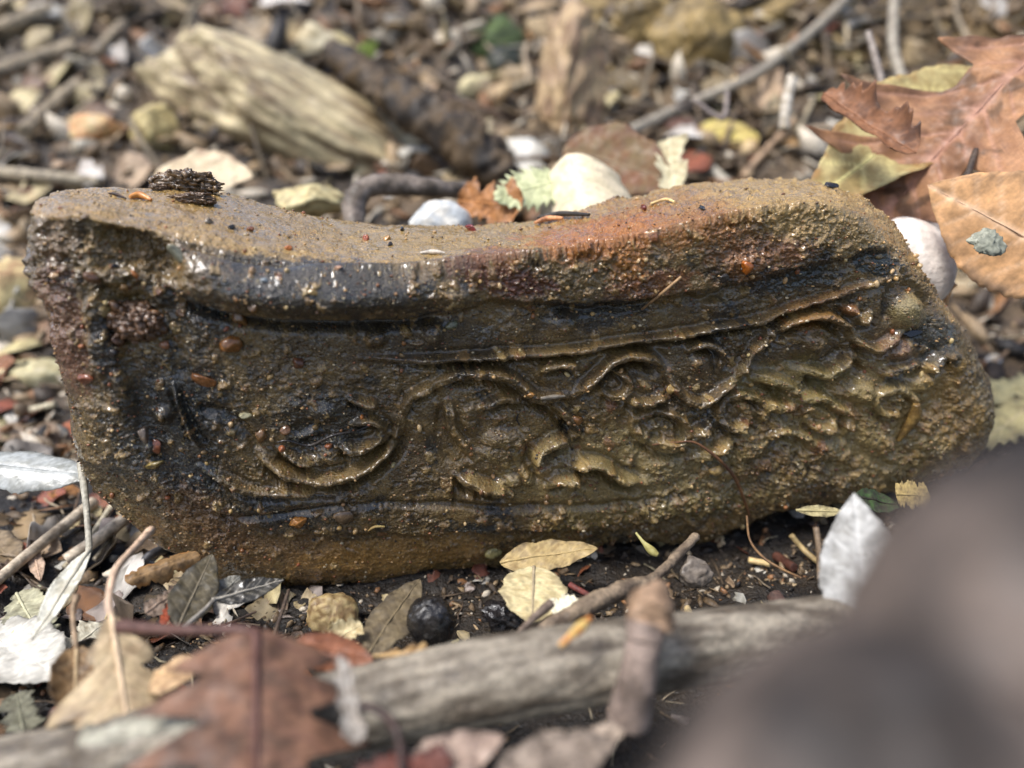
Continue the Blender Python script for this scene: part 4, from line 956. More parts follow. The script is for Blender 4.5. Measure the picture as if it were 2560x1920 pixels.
# ------------------------------------------------------------------ the near foreground, far out of focus
stick = bpy.data.objects.new("grey_log", None); COL.objects.link(stick); stick.location = pt((1300, 1720, 'd', .15))
stick.empty_display_size = .005
tag(stick, "thick grey-barked stick lying in front of the stone with a snapped side shoot", "stick")
bpy.context.view_layer.update()
def sub_tube(name, parent, pts, rpx, c1, c2, mat, **kw):
    P = np.array([pt(q) for q in pts]); rp = np.broadcast_to(np.asarray(rpx, float), (len(P),))
    rad = [rp[i] / FPX * ((P[i] - CAM) @ FW) for i in range(len(P))]
    base = np.array(parent.location) if parent.parent is None else np.array(parent.parent.location)
    V, F, c = tube_arrays(P, rad, c1, c2, **kw)
    return link(name, make_mesh(name, V - base, F, mat, c), parent)
sub_tube("bark", stick, [(-420, 2030, 'd', .146), (-100, 1965, 'd', .147), (200, 1905, 'd', .148), (560, 1838, 'd', .149), (880, 1775, 'd', .151), (1200, 1705, 'd', .154), (1500, 1655, 'd', .158), (1800, 1610, 'd', .164), (2150, 1560, 'd', .175)], [88, 92, 94, 94, 98, 104, 98, 86, 78], lin(150, 140, 123), lin(78, 68, 56), M_BARK, nseg=520, sides=90, rough=.10, rscale=420, seed=14, cscale=300, mott=1.3, stretch=.82)
shoot = sub_tube("side_shoot", stick, [(1572, 1790, 'd', .146), (1588, 1720, 'd', .143), (1605, 1630, 'd', .142), (1618, 1555, 'd', .143)], [56, 50, 44, 52], lin(146, 128, 116), lin(100, 86, 76), M_BARK, nseg=60, sides=20, rough=.12, rscale=160, seed=15)
sub_tube("broken_tip", shoot, [(1616, 1565, 'd', .143), (1628, 1520, 'd', .144), (1640, 1490, 'd', .145), (1655, 1455, 'd', .146)], [54, 58, 44, 14], lin(170, 140, 112), lin(120, 96, 74), M_BARK, nseg=40, sides=18, rough=.5, rscale=260, seed=16)
tube("orange_flower_bit", "tiny orange and yellow dried flower bit lying on the grey stick", "flower bit", [(1400, 1615, 'd', .141), (1425, 1592, 'd', .142), (1450, 1570, 'd', .145), (1475, 1545, 'd', .148)], [7, 9, 14, 7], lin(220, 186, 110), lin(206, 120, 60), M_LEAF)
tube("thin_dark_twig", "thin dark twig curving down over the stick's left part", "twig", [(905, 1760, 'd', .132), (960, 1785, 'd', .130), (995, 1840, 'd', .127), (1005, 1960, 'd', .120)], [10, 10, 10, 9], lin(70, 50, 44), lin(50, 36, 30))
# big log right in front of the lens; both ends go down into the ground
P_ = [np.array([0.34, -0.10, gz(0.34, -0.10) - .01]), np.array([0.20, -0.128, .062]), unproj(3050, 1480, .064), unproj(2470, 1925, .056), unproj(1990, 2400, .052), np.array([0.005, -0.21, .045]), np.array([-0.04, -0.25, gz(-.04, -.25) - .01])]
V, F, c = tube_arrays(P_, [.013, .0135, .0138, .0138, .0135, .013, .013], lin(112, 98, 88), lin(36, 29, 24), 220, 48, rough=.14, rscale=60, seed=18, cscale=60, mott=.9)
tag(link("near_log", make_mesh("near_log", V - V.mean(0), F, M_BARK, c), None, V.mean(0)), "heavily blurred grey-brown log close to the lens in the lower right corner", "log")
leaf("foreground_leaf", "blurred red-brown lobed leaf in front of the grey stick", "leaf", 'broad', (640, 1574, 'd', .140), (640, 2120, 'd', .118), 500, lin(140, 94, 72), lin(96, 64, 48), face=.8, side_=.1, seed=110, stalk=[(590, 1575, 'd', .141), (430, 1575, 'd', .145), (300, 1566, 'd', .15)], stalk_r=.0011, cvr=lin(110, 66, 50), crumple=.04, nt=90, ns=12, curl=-.2, spots=.3)
leaf("pale_folded_leaf", "blurred grey-white curled leaf edge over the tan lobed leaf", "leaf", 'scrap', (190, 1850, 'd', .134), (500, 1795, 'd', .13), 70, lin(170, 164, 148), lin(120, 112, 98), face=.6, seed=111, curl=.4, midrib=False)
leaf("white_spotted_leaf", "blurred grey-white leaf lobe hanging at the right of the red-brown leaf", "leaf", 'scrap', (850, 1640, 'd', .138), (890, 1860, 'd', .13), 60, lin(170, 160, 152), lin(126, 108, 94), face=.8, seed=112, curl=.4)
for k, (b, e, w, c1, c2, lb) in enumerate([
    ((990, 1960, 'd', .125), (1260, 1840, 'd', .13), 130, lin(170, 142, 130), lin(130, 102, 92), "pale pinkish leaf under the grey stick at the bottom edge"),
    ((880, 1960, 'd', .122), (1130, 1900, 'd', .126), 110, lin(120, 58, 44), lin(90, 44, 36), "dark red leaf under the grey stick at the bottom edge"),
    ((1230, 1960, 'd', .122), (1540, 1850, 'd', .132), 150, lin(150, 130, 118), lin(110, 92, 82), "grey-brown leaf between the stick and the blurred log"),
    ((1330, 1860, 'd', .13), (1560, 1830, 'd', .134), 60, lin(190, 166, 150), lin(150, 126, 112), "wrinkled pale leaf beneath the snapped side shoot")]):
    leaf("under_stick_leaf", lb, "leaf", 'scrap' if k % 2 else 'ovate', b, e, w, c1, c2, face=.5, seed=120 + k, crumple=.07, group="leaves under the grey stick")
print("hand placed", time.time() - T0)

# ------------------------------------------------------------------ things stuck to the carved stone
def on_face(px, py, lift=0.0):
    p, n = on_stone(px, py)
    return p + n * lift, n
def grit(name, label, cat, px, py, rpx, cc, shape=(1, 1, .7), rot=0, seed=1, sub=3, group=None, mat=None, facets=6, amp=.15, fine=.03, lift=.25):
    p, n = on_face(px, py)
    d = (p - CAM) @ FW
    r = rpx / FPX * d
    V, F, c = rock_arrays((r * shape[0], r * shape[1], r * shape[2]), lin(cc) * .8, lin(cc) * .4, seed=seed, sub=sub, facets=facets, amp=amp, fine=fine, cut=.42, cscale=3)
    x = np.cross(np.array([0, 0, 1.0]), n); x /= np.linalg.norm(x); y = np.cross(n, x)
    ca, sa = math.cos(math.radians(rot)), math.sin(math.radians(rot))
    ax = ca * x + sa * y; ay = -sa * x + ca * y
    V = V[:, :1] * ax + V[:, 1:2] * ay + V[:, 2:] * n
    o = link(name, make_mesh(name, V, F, mat or M_GRIT, c, smooth=cat != 'chip'), None, p + n * r * lift * shape[2])
    return tag(o, label, cat, group)
G_ = [("stone_chip", "pale grey-green triangular chip in the upper left hollow of the stone", "chip", 443, 640, 32, (176, 172, 140), (.55, 1.15, .5), 35, 3),
      ("stone_chip", "tan triangular pebble under the rolled moulding", "pebble", 602, 796, 27, (150, 106, 46), (.75, 1.1, .7), 10, 4),
      ("stone_chip", "dark amber grain right above the tan triangular pebble", "pebble", 634, 768, 15, (120, 82, 36), (.9, 1.1, .7), 0, 5),
      ("stone_chip", "square red-brown chip left of the moulding's shadow", "chip", 577, 868, 30, (146, 88, 50), (1, .9, .7), 30, 6),
      ("stone_chip", "flat orange-brown chip lower left of the square red-brown chip", "chip", 507, 948, 27, (156, 96, 54), (1.25, .7, .6), -20, 7),
      ("stone_chip", "dark red-brown chip by the pale fleck on the left panel", "chip", 745, 905, 20, (110, 70, 42), (1, .8, .7), 10, 8),
      ("stone_chip", "wet brown chip just below the big mud clod", "chip", 292, 850, 24, (104, 70, 46), (1.1, .8, .7), 15, 9),
      ("stone_chip", "black wet chip under the wet brown chip", "chip", 285, 884, 18, (50, 42, 38), (1, .9, .7), 0, 10),
      ("stone_chip", "round tan pebble at the lower right of the big mud clod", "pebble", 415, 860, 13, (156, 112, 70), (1.2, .9, .8), 0, 11),
      ("stone_chip", "cream grain low on the dark rolled moulding", "pebble", 630, 674, 11, (206, 170, 120), (1, 1.1, .9), 0, 12),
      ("stone_chip", "blue-grey grain beside the cream grain on the moulding", "pebble", 664, 697, 9, (150, 156, 156), (1.2, .8, .8), 0, 13),
      ("stone_chip", "long tan grain in the middle of the dark moulding", "pebble", 782, 727, 11, (190, 146, 90), (1.3, .7, .7), -15, 14),
      ("stone_chip", "pinkish grain at the upper edge of the dark moulding", "pebble", 850, 668, 9, (196, 156, 120), (1.3, .8, .8), 0, 15),
      ("stone_chip", "cream pebble on the stone's left edge", "pebble", 136, 688, 13, (220, 186, 140), (1.2, .9, .8), 0, 16),
      ("stone_chip", "translucent orange grain below the upper left hollow", "pebble", 340, 684, 11, (190, 110, 60), (.8, 1.2, .8), 10, 17),
      ("stone_chip", "tiny black seed on the left panel edge", "seed", 287, 664, 9, (26, 26, 28), (1.2, .8, .8), 20, 18),
      ("stone_chip", "ragged brown lump on the upper left frame", "chip", 228, 690, 22, (120, 78, 46), (1.1, .8, .8), -10, 19),
      ("stone_chip", "amber lump right of the ragged brown lump", "chip", 306, 722, 13, (150, 112, 66), (1, .9, .8), 0, 20),
      ("stone_chip", "flat red-brown flake jutting from the stone's left side", "chip", 213, 948, 24, (150, 88, 58), (1.2, .7, .5), 5, 21),
      ("stone_chip", "smooth rust lozenge on the lower left frame", "chip", 392, 1117, 21, (130, 66, 44), (.9, 1, .5), 10, 22),
      ("stone_chip", "grey sand lump on the left frame", "chip", 362, 1080, 22, (120, 104, 84), (.6, 1.3, .7), 10, 23),
      ("stone_chip", "yellow grains just below the smooth rust lozenge", "pebble", 395, 1158, 20, (176, 150, 84), (1.4, .6, .7), 20, 24),
      ("stone_chip", "orange triangular chip at the bottom left ledge", "chip", 747, 1303, 24, (190, 124, 62), (1.2, .7, .6), 35, 25),
      ("stone_chip", "pinkish chip with a straw on it at the bottom ledge", "chip", 958, 1335, 14, (180, 126, 86), (1, 1, .5), 45, 26),
      ("stone_chip", "grey-brown flat flake on the lower border", "chip", 860, 1290, 26, (120, 98, 72), (1.2, .8, .4), 0, 27),
      ("stone_chip", "white elongated grain on the left scroll", "pebble", 608, 1043, 14, (206, 190, 150), (1.3, .6, .7), -8, 28),
      ("stone_chip", "small orange seed on the dark leaf carving", "seed", 905, 1040, 9, (190, 106, 56), (.7, 1.2, .8), 0, 29),
      ("stone_chip", "glossy brown pellet on the left scroll's crossbar", "pebble", 648, 1090, 17, (130, 92, 56), (.9, 1.2, .8), 0, 30),
      ("stone_chip", "small orange pellet inside the left scroll", "pebble", 706, 1120, 10, (176, 112, 66), (1, .9, .9), 0, 31),
      ("stone_chip", "second orange pellet near the scroll's middle", "pebble", 827, 1115, 11, (176, 116, 62), (1, .9, .9), 0, 32),
      ("stone_chip", "brown pellet where the crossbar begins", "pebble", 716, 1075, 14, (120, 78, 50), (1, .9, .9), 0, 33),
      ("stone_chip", "golden ring-like grain on the arch carving", "pebble", 1327, 987, 8, (206, 156, 80), (1.3, .8, .8), 20, 34),
      ("stone_chip", "yellow grain on the second arch carving", "pebble", 1676, 976, 12, (196, 168, 96), (1, 1.1, .8), 0, 35),
      ("stone_chip", "rosy lump between the oval and the arches", "pebble", 1444, 1047, 17, (150, 96, 60), (1, 1, .8), 0, 36),
      ("stone_chip", "cream pebble near the end of the hair root", "pebble", 1786, 1170, 19, (190, 160, 100), (1.1, .9, .9), 0, 37),
      ("stone_chip", "pale quartz pebble on the underside near the middle", "pebble", 1235, 1380, 19, (180, 166, 110), (1.2, .9, .8), -10, 38),
      ("stone_chip", "bright orange cube-like chip on the right hump", "chip", 1862, 668, 19, (190, 104, 36), (.9, 1.1, .8), 8, 39),
      ("stone_chip", "black pitted chip left of the orange chip", "chip", 1806, 690, 15, (56, 48, 42), (1, .9, .7), 0, 40),
      ("stone_chip", "small black flake on the orange slope of the top", "chip", 1754, 520, 13, (40, 36, 34), (1.4, .6, .5), 0, 41),
      ("bark_chip", "jagged black bark flake lying on the crest of the hump", "chip", 2082, 466, 36, (46, 40, 36), (1.4, .5, .4), -22, 71),
      ("stone_chip", "dark bead chain by the round boss at the right end", "chip", 2278, 838, 24, (30, 30, 32), (1.3, .5, .6), 5, 42),
      ("stone_chip", "red-brown garnet grain on the middle of the top", "pebble", 1178, 572, 15, (140, 56, 36), (1.4, .8, .8), 0, 43),
      ("stone_chip", "orange grain on the hollowed top", "pebble", 914, 599, 10, (200, 110, 50), (1.1, .9, .9), 0, 44),
      ("stone_chip", "yellow-orange grain right of the orange grain on top", "pebble", 967, 598, 10, (220, 156, 80), (1.1, .9, .9), 0, 45),
      ("stone_chip", "black grain behind the two orange grains on top", "pebble", 1006, 574, 8, (50, 46, 46), (1.2, .8, .8), 0, 46),
      ("stone_chip", "dark grain in front of the two orange grains on top", "pebble", 977, 609, 8, (60, 52, 46), (1.2, .8, .8), 0, 47),
      ("stone_chip", "orange crumb near the moulding's left shoulder", "pebble", 721, 620, 10, (200, 120, 56), (1.2, .8, .8), 0, 48),
      ("stone_chip", "brown crumb on the left part of the top", "pebble", 625, 570, 11, (150, 96, 50), (1.2, .8, .8), 0, 49),
      ("stone_chip", "black crumb behind the brown crumb on top", "pebble", 578, 566, 10, (46, 40, 36), (1.2, .8, .8), 0, 50),
      ("stone_chip", "grey glossy lump on the left top near the ridge", "pebble", 525, 555, 14, (120, 104, 86), (1.1, .8, .8), 0, 51),
      ("stone_chip", "dark red seed at the start of the hump's top edge", "seed", 1612, 518, 11, (120, 40, 34), (1.5, .7, .7), 0, 52),
      ("stone_chip", "olive pebble on the dark front under the moulding's end", "pebble", 1130, 815, 15, (110, 106, 76), (1.2, .8, .7), 20, 53),
      ("stone_chip", "light tan grain on the far left upper hollow", "chip", 210, 540, 13, (150, 126, 90), (1, .9, .6), 20, 54)]
for nm, lb, ct, x, y, r, cc, sh, ro, sd_ in G_:
    grit(nm, lb, ct, x, y, r, cc, sh, ro, sd_, facets=11 if ct == "chip" else 6, fine=.09)
gv = [make_mesh("grain", *(lambda a: (a[0], a[1], M_GRIT, a[2]))(rock_arrays((1, .85, .8), lin(cc), lin(cc) * .7, seed=60 + k, sub=2, facets=4))) for k, cc in enumerate([(176, 140, 88), (150, 96, 56), (200, 172, 120), (120, 92, 58)])]
cnt = 0; GRAINS = []
for k in range(4000):
    if cnt >= 150: break
    x, y = R.uniform(200, 2400), R.uniform(600, 1420)
    p, n = on_stone(x, y)
    if p is None or n @ NO < 0.3: continue
    d = (p - CAM) @ FW
    r = R.uniform(4.5, 8.5) / FPX * d
    gx_, gy_ = x, y
    o = link("grain", gv[cnt % 4], None, p + n * r * .3)
    o.rotation_euler = R.uniform(0, 6.28, 3); o.scale = (r * R.uniform(.8, 1.3), r, r)
    GRAINS.append((o, ("tan", "brown", "cream", "dull ochre")[cnt % 4], x, y, r))
    cnt += 1
# fine grit, too much to count
VS, FS, CS = [], [], []
v0, f0 = ico(1); no = 0
for k in range(3200):
    x, y = R.uniform(100, 2440), R.uniform(470, 1460)
    p, n = on_stone(x, y)
    if p is None: continue
    if n[2] > 0.5 and R.uniform() < .2: continue
    d = (p - CAM) @ FW
    r = R.uniform(1.2, 4.2) / FPX * d
    v = v0 * (1 + R.uniform(-.3, .3, (len(v0), 1))) * r * np.array([R.uniform(.7, 1.5), 1, R.uniform(.6, 1)])
    VS.append(v + p + n * r * .3); FS.append(f0 + no); no += len(v0)
    cc = [(190, 156, 100), (140, 92, 52), (206, 190, 150), (110, 84, 52), (60, 50, 40)][R.choice(5, p=[.3, .2, .15, .25, .1])]
    CS.append(np.tile(lin(cc) * R.uniform(.4, 1), (len(v0), 1)))
tag(link("sand_grit", make_mesh("sand_grit", np.vstack(VS), np.vstack(FS), M_GRIT, np.vstack(CS)), stone), kind='stuff')
# mud clods
def clod(name, label, px, py, w, h, cc, c2, seed, lift=.5, depth=.8):
    """a clod is a heap of stuck-together crumbs in one body"""
    p, n = on_face(px, py)
    d = (p - CAM) @ FW
    rg = np.random.default_rng(seed)
    VS, FS, CS = [], [], []; no = 0
    S_ = np.array([w, h, .5 * (w + h) * depth]) / FPX * d / 2
    V, F, c = rock_arrays(S_ * .82, lin(cc), lin(c2), seed=seed, sub=5, amp=.45, fine=.3, facets=2, cscale=3)
    VS.append(V); FS.append(F); CS.append(c); no = len(V); core = V
    for k in range(130):
        q = core[rg.integers(len(core))] * rg.uniform(.9, 1.05)
        cr = rg.uniform(.05, .16) if k > 25 else rg.uniform(.15, .26)
        V, F, c = rock_arrays(np.array([1, .8, .7]) * cr * min(w, h) / FPX * d * .75, lin(cc) * (1.3 if k % 4 == 0 else 1), lin(c2), seed=seed * 7 + k, sub=2, amp=.6, fine=.3, facets=5, cut=.45, cscale=2)
        V = V @ np.linalg.qr(rg.normal(size=(3, 3)))[0].T
        VS.append(V + q); FS.append(F + no); CS.append(c * rg.uniform(.7, 1.2)); no += len(V)
    V = np.vstack(VS)
    V = V[:, :1] * RT + V[:, 1:2] * UP - V[:, 2:] * FW
    tag(link(name, make_mesh(name, V, np.vstack(FS), M_MUD, np.vstack(CS)), None, p + n * h / FPX * d / 2 * lift), label, "mud clod")
clod("mud_clod", "big rough mud clod stuck on the stone's left panel", 345, 795, 140, 108, (112, 82, 56), (76, 54, 36), 201, .3)
clod("mud_clod", "crumbly mud clod sitting on the stone's top left", 478, 462, 190, 66, (120, 95, 64), (66, 50, 34), 202, .4)
clod("mud_clod", "low glossy mud lump in front of the crumbly clod on top", 490, 500, 130, 36, (110, 84, 56), (76, 56, 38), 203, .3)
clod("mud_clod", "flat mud lump behind the orange flake on top", 400, 470, 60, 22, (104, 80, 54), (70, 52, 36), 204, .4)
# flakes, splinters, stems and the hair root on the stone
def on_tube(name, label, cat, pts, rpx, c1, c2, mat=None, lift=1.0, **kw):
    P = []; rr = []
    rp = np.broadcast_to(np.asarray(rpx, float), (len(pts),))
    for (x, y), r in zip(pts, rp):
        p, n = on_stone(x, y)
        d = (p - CAM) @ FW
        P.append(p + n * r / FPX * d * lift); rr.append(r / FPX * d)
    V, F, c = tube_arrays(P, rr, c1, c2, kw.pop('nseg', 40), kw.pop('sides', 8), **kw)
    return tag(link(name, make_mesh(name, V - V.mean(0), F, mat or M_TWIG, c), None, V.mean(0)), label, cat)
on_tube("flake", "orange leaf flake lying on the stone's top left", "flake", [(325, 495), (350, 494), (382, 500)], [5, 9, 4], lin(206, 140, 70), lin(176, 110, 54), M_LEAFW)
on_tube("splinter", "dark needle beside the orange flake on the top", "splinter", [(272, 482), (290, 489), (312, 496)], [2, 4, 2], lin(50, 30, 22), lin(40, 26, 20))
on_tube("splinter", "pale sliver with a black middle on the moulding's upper edge", "splinter", [(1055, 632), (1085, 632), (1110, 630)], [3, 6, 3], lin(206, 196, 176), lin(60, 54, 48))
on_tube("splinter", "black splinter on the back edge of the stone's top", "splinter", [(1350, 545), (1400, 542), (1470, 540)], [4, 7, 4], lin(40, 36, 34), lin(60, 52, 44), lift=1.5)
on_tube("splinter", "tan wood chip beside the black splinter on the back edge", "splinter", [(1340, 560), (1370, 552), (1405, 549)], [4, 7, 4], lin(190, 140, 90), lin(150, 106, 66), lift=1.3)
on_tube("splinter", "pale straw at the foot of the hump on the top edge", "splinter", [(1630, 510), (1665, 500), (1690, 506)], [3, 4, 3], lin(206, 180, 124), lin(170, 140, 92), lift=1.2)
on_tube("grass_stem", "thin straw stem crossing the rough band above the upper border", "stem", [(1602, 768), (1650, 735), (1698, 694)], [3, 4, 4], lin(150, 122, 80), lin(120, 96, 62), lift=1.6)
on_tube("root_hair", "fine brown hair root curving down the stone's face and under its edge", "root", [(1630, 1115), (1690, 1103), (1735, 1108), (1790, 1140), (1830, 1185), (1855, 1240), (1866, 1285)], [2, 2.2, 3, 4, 4.5, 4, 3], lin(120, 84, 50), lin(90, 60, 38), lift=1.8, nseg=80)
tube("root_end", "lower length of the brown hair root trailing over the dark soil", "root", [(1867, 1290, 'd', .222), (1875, 1350, 'd', .215), (1910, 1395, 'd', .21), (1960, 1425, 'd', .205), (2005, 1445, 'd', .2)], [3, 3, 3.5, 3, 2.5], lin(130, 96, 62), lin(100, 72, 48), nseg=60)
on_tube("wet_hair", "dark wet rootlet lying along the left scroll's crossbar", "root", [(690, 1108), (725, 1103), (770, 1112), (830, 1088), (900, 1068), (960, 1048)], [2, 3, 4, 4, 3, 2], lin(70, 62, 54), lin(40, 34, 30), M_MUD, lift=1.3, nseg=60)
on_tube("thin_hair", "short black hair in the middle of the central oval", "hair", [(1300, 1025), (1294, 1045), (1296, 1065)], [1.5, 2, 1.5], lin(30, 26, 24), lin(24, 20, 20), lift=1.2)
on_tube("straw_bit", "pale straw on the bottom ledge above the pinkish chip", "straw", [(922, 1326), (940, 1318), (960, 1319)], [2, 3.5, 2.5], lin(220, 190, 120), lin(190, 150, 90), lift=1.2)
on_tube("straw_bit", "curved white scale where the two arches meet", "flake", [(1352, 994), (1380, 985), (1412, 988)], [4, 6, 3], lin(150, 140, 124), lin(120, 108, 92), M_LEAFW, lift=.8)
on_tube("straw_bit", "tan bent flake standing at the right end's lower part", "flake", [(2245, 1098), (2275, 1040), (2290, 1010)], [6, 16, 8], lin(140, 112, 62), lin(104, 80, 44), M_MUD, lift=.5)
print("stuck on", time.time() - T0)

# ------------------------------------------------------------------ scattered litter
LMK = [(720, 200, "the pale log's upper side"), (480, 180, "the pale log's rounded end"), (960, 370, "the pale log's far end"), (960, 200, "the dark branch"), (1222, 110, "the mossy stone"), (795, 115, "the angular cream stone"), (385, 330, "the round yellow stone"), (235, 335, "the flat orange stone"),
       (1430, 215, "the upright soil clump"), (1740, 120, "the big ochre rock"), (1600, 70, "the rough ochre boulder"), (105, 60, "the grey corner sticks"), (90, 440, "the long level grey stick"), (510, 430, "the pale pinkish leaf"), (50, 730, "the yellow block of stone"), (110, 950, "the low flat pale stone"), (1220, 510, "the crumpled orange leaf"), (1450, 480, "the cone-like cream leaf"),
       (1550, 410, "the broad olive brown leaf"), (1820, 335, "the small yellow leaf"), (1972, 250, "the upright pale peg twig"), (2200, 350, "the yellow-ribbed leaf"), (2232, 110, "the tall grey upright twig"), (1880, 190, "the long thin grey branch"), (2400, 330, "the spiky oak leaf"), (2450, 560, "the orange tan leaf"), (2285, 655, "the white oval pebble"), (1050, 460, "the hooked grey-brown twig"),
       (60, 1180, "the silvery leaf"), (160, 1480, "the narrow white leaf"), (80, 1640, "the speckled grey leaf"), (300, 1650, "the tan lobed leaf"), (190, 1720, "the cupped brown leaf"), (120, 1350, "the long straight grey stem"), (400, 1420, "the rolled bark strip"), (490, 1480, "the dark olive leaf"), (620, 1470, "the dark blade leaf"), (835, 1545, "the crumbly yellow stone"), (1078, 1552, "the black ball"),
       (1330, 1490, "the speckled tan leaf"), (1500, 1500, "the knobbly twig"), (1735, 1430, "the lumpy grey clod"), (1300, 1720, "the thick grey stick"), (1618, 1550, "the snapped side shoot"), (2005, 1370, "the tan broken stalk"), (2140, 1350, "the stiff white leaf"), (600, 1780, "the red-brown foreground leaf"), (2480, 905, "the whitish chip"), (2500, 1050, "the ragged tan leaf")]
SMK = [(345, 795, "the big mud clod"), (443, 640, "the pale triangular chip"), (602, 796, "the tan triangular pebble"), (800, 720, "the dark rolled moulding"), (1200, 690, "the broken end of the moulding"), (1600, 690, "the rusty band below the hump"), (2000, 600, "the right hump"), (1400, 870, "the carved border line's left half"), (1900, 800, "the carved border line's right half"), (1200, 940, "the first carved arch"), (1560, 910, "the second carved arch"), (2040, 830, "the third carved arch"),
       (1754, 905, "the small carved disc"), (2268, 782, "the pale round boss"), (800, 1150, "the carved left scroll"), (1262, 1098, "the central carved oval"), (1400, 1130, "the carved crescent"), (1240, 1220, "the knotted lower ridge"), (560, 1200, "the dark lower left patch"), (860, 1300, "the lower border"), (1735, 1110, "the brown hair root"), (2280, 1000, "the bent tan flake"), (745, 1400, "the amber underside"), (1235, 1380, "the pale quartz pebble"), (1600, 1250, "the pale gritty lower right"), (300, 1000, "the left frame"), (2150, 1100, "the lumpy lower right corner")]
USED = set()
def say(size, tint, what, x, y, marks, w):
    a = sorted(marks, key=lambda m: (m[0] - x) ** 2 + (m[1] - y) ** 2)
    best = None
    for m in a[:7]:
        dx, dy = x - m[0], y - m[1]
        d = ("to the right of" if dx > 0 else "to the left of") if abs(dx) > abs(dy) else ("below" if dy > 0 else "above")
        for sz in ("", "tiny " if w < 30 else ("small " if w < 55 else "broad ")):
            t = f"{sz}{tint} {what} {d} {m[2]}"
            best = best or t
            if t not in USED:
                USED.add(t); return t
    return best
def scrap_mesh(k, kind, c1, c2, nt=9, ns=2, **kw):
    rg = np.random.default_rng(k)
    V, F, c, m_ = leaf_arrays(1.0, rg.uniform(.28, .5), kind, c1, c2, seed=300 + k, crumple=.12, curl=rg.uniform(-.5, .5), bend=rg.uniform(-.12, .12), nt=nt, ns=ns, th=.012, **kw)
    V = V - np.array([.5, 0, 0])
    return make_mesh("leaf_scrap", V, F, M_SCRAP, c)
sc_cols = [((196, 190, 180), (136, 126, 112)), ((172, 152, 120), (112, 94, 70)), ((136, 110, 80), (88, 70, 50)), ((190, 172, 130), (140, 120, 86)), ((130, 84, 52), (92, 58, 38)), ((86, 72, 56), (56, 46, 36)), ((160, 148, 138), (104, 94, 84))]
SC_T = ['pale grey', 'tan', 'brown', 'cream', 'rusty', 'dark brown', 'mauve grey']
PB_T = ['yellow', 'grey', 'tan', 'whitish', 'brown', 'ochre']
TW_T = ['dark', 'pale']
scraps = [scrap_mesh(k, ['scrap', 'ovate', 'scrap', 'lance', 'scrap'][k % 5], lin(sc_cols[k % 7][0]), lin(sc_cols[k % 7][1])) for k in range(21)]
pebs = []
for k, (a_, b_) in enumerate([((186, 166, 120), (126, 104, 70)), ((150, 140, 126), (96, 88, 78)), ((140, 114, 76), (90, 72, 48)), ((190, 178, 154), (130, 118, 98)), ((110, 92, 74), (76, 62, 50)), ((186, 150, 96), (140, 104, 62))]):
    V, F, c = rock_arrays((1, .8, .65), lin(a_), lin(b_), seed=400 + k, sub=3, facets=8, amp=.2, fine=.04)
    pebs.append(make_mesh("pebble", V, F, M_PEBBLE, c))
twm = []
for k in range(6):
    rg = np.random.default_rng(k + 70)
    q = [(-.5, 0, 0), (-.2, rg.uniform(-.06, .06), rg.uniform(-.03, .05)), (.2, rg.uniform(-.08, .08), rg.uniform(-.02, .05)), (.5, 0, 0)]
    V, F, c = tube_arrays(q, [.03, .032, .028, .02], lin(170, 154, 126) if k % 2 else lin(110, 92, 70), lin(110, 98, 80) if k % 2 else lin(70, 58, 46), 14, 6, rough=.2, rscale=6, seed=k)
    twm.append(make_mesh("twig_bit", V, F, M_TWIG, c))
def gnorm(x, y, e=.004):
    a = gz(np.array([x - e, x + e, x, x]), np.array([y, y, y - e, y + e]), False)
    n = np.array([a[0] - a[1], a[2] - a[3], 2 * e]); return n / np.linalg.norm(n)
def put(me, name, P, size, tilt, lift, label, cat, group, sc=None):
    n = gnorm(P[0], P[1])
    n = n + R.normal(size=3) * tilt; n /= np.linalg.norm(n)
    x = R.normal(size=3); x -= (x @ n) * n; x /= np.linalg.norm(x); y = np.cross(n, x)
    o = link(name, me)
    s = np.ones(3) * size if sc is None else np.asarray(sc) * size
    P = P + n * lift * size
    o.matrix_world = Matrix(((x[0] * s[0], y[0] * s[1], n[0] * s[2], P[0]), (x[1] * s[0], y[1] * s[1], n[1] * s[2], P[1]), (x[2] * s[0], y[2] * s[1], n[2] * s[2], P[2]), (0, 0, 0, 1)))
    return tag(o, label, cat, group)
def back_px():
    while True:
        x, y = R.uniform(-40, 2600), R.uniform(-10, 700)
        if y < np.interp(x, [0, 100, 560, 900, 1300, 1500, 1900, 2160, 2300, 2450, 2600], [1000, 470, 470, 540, 540, 500, 440, 520, 640, 800, 900]): return x, y
for k in range(330):
    if k < 50: x, y = R.uniform(-20, 420), R.uniform(480, 1120)
    else: x, y = back_px()
    if x > 1350 and y < 250 and R.uniform() < .3: continue
    if k < 50 and x > np.interp(y, [480, 700, 960, 1120], [100, 110, 170, 200]) - 10: x = R.uniform(-20, 80)
    P = ghit(x, y); d = (P - CAM) @ FW
    if d > 1.3: continue
    w = 34 + 110 * R.uniform() ** 1.3
    i = R.choice(21, p=np.tile([.16, .24, .18, .18, .08, .08, .08], 3) / 3)
    put(scraps[i], "leaf_scrap", P, w / FPX * d, .5, .14, say('', SC_T[i % 7], "leaf scrap", x, y, LMK, w), "leaf scrap", "leaf scraps on the slope")
for k in range(150):
    x, y = back_px()
    P = ghit(x, y); d = (P - CAM) @ FW
    if d > 1.4: continue
    w = 12 + 60 * R.uniform() ** 2
    i = R.integers(6)
    put(pebs[i], "pebble", P, w / 2 / FPX * d, .6, .3, say('', PB_T[i], "pebble", x, y, LMK, w), "pebble", "pebbles on the slope", (R.uniform(.8, 1.3), 1, R.uniform(.7, 1.1)))
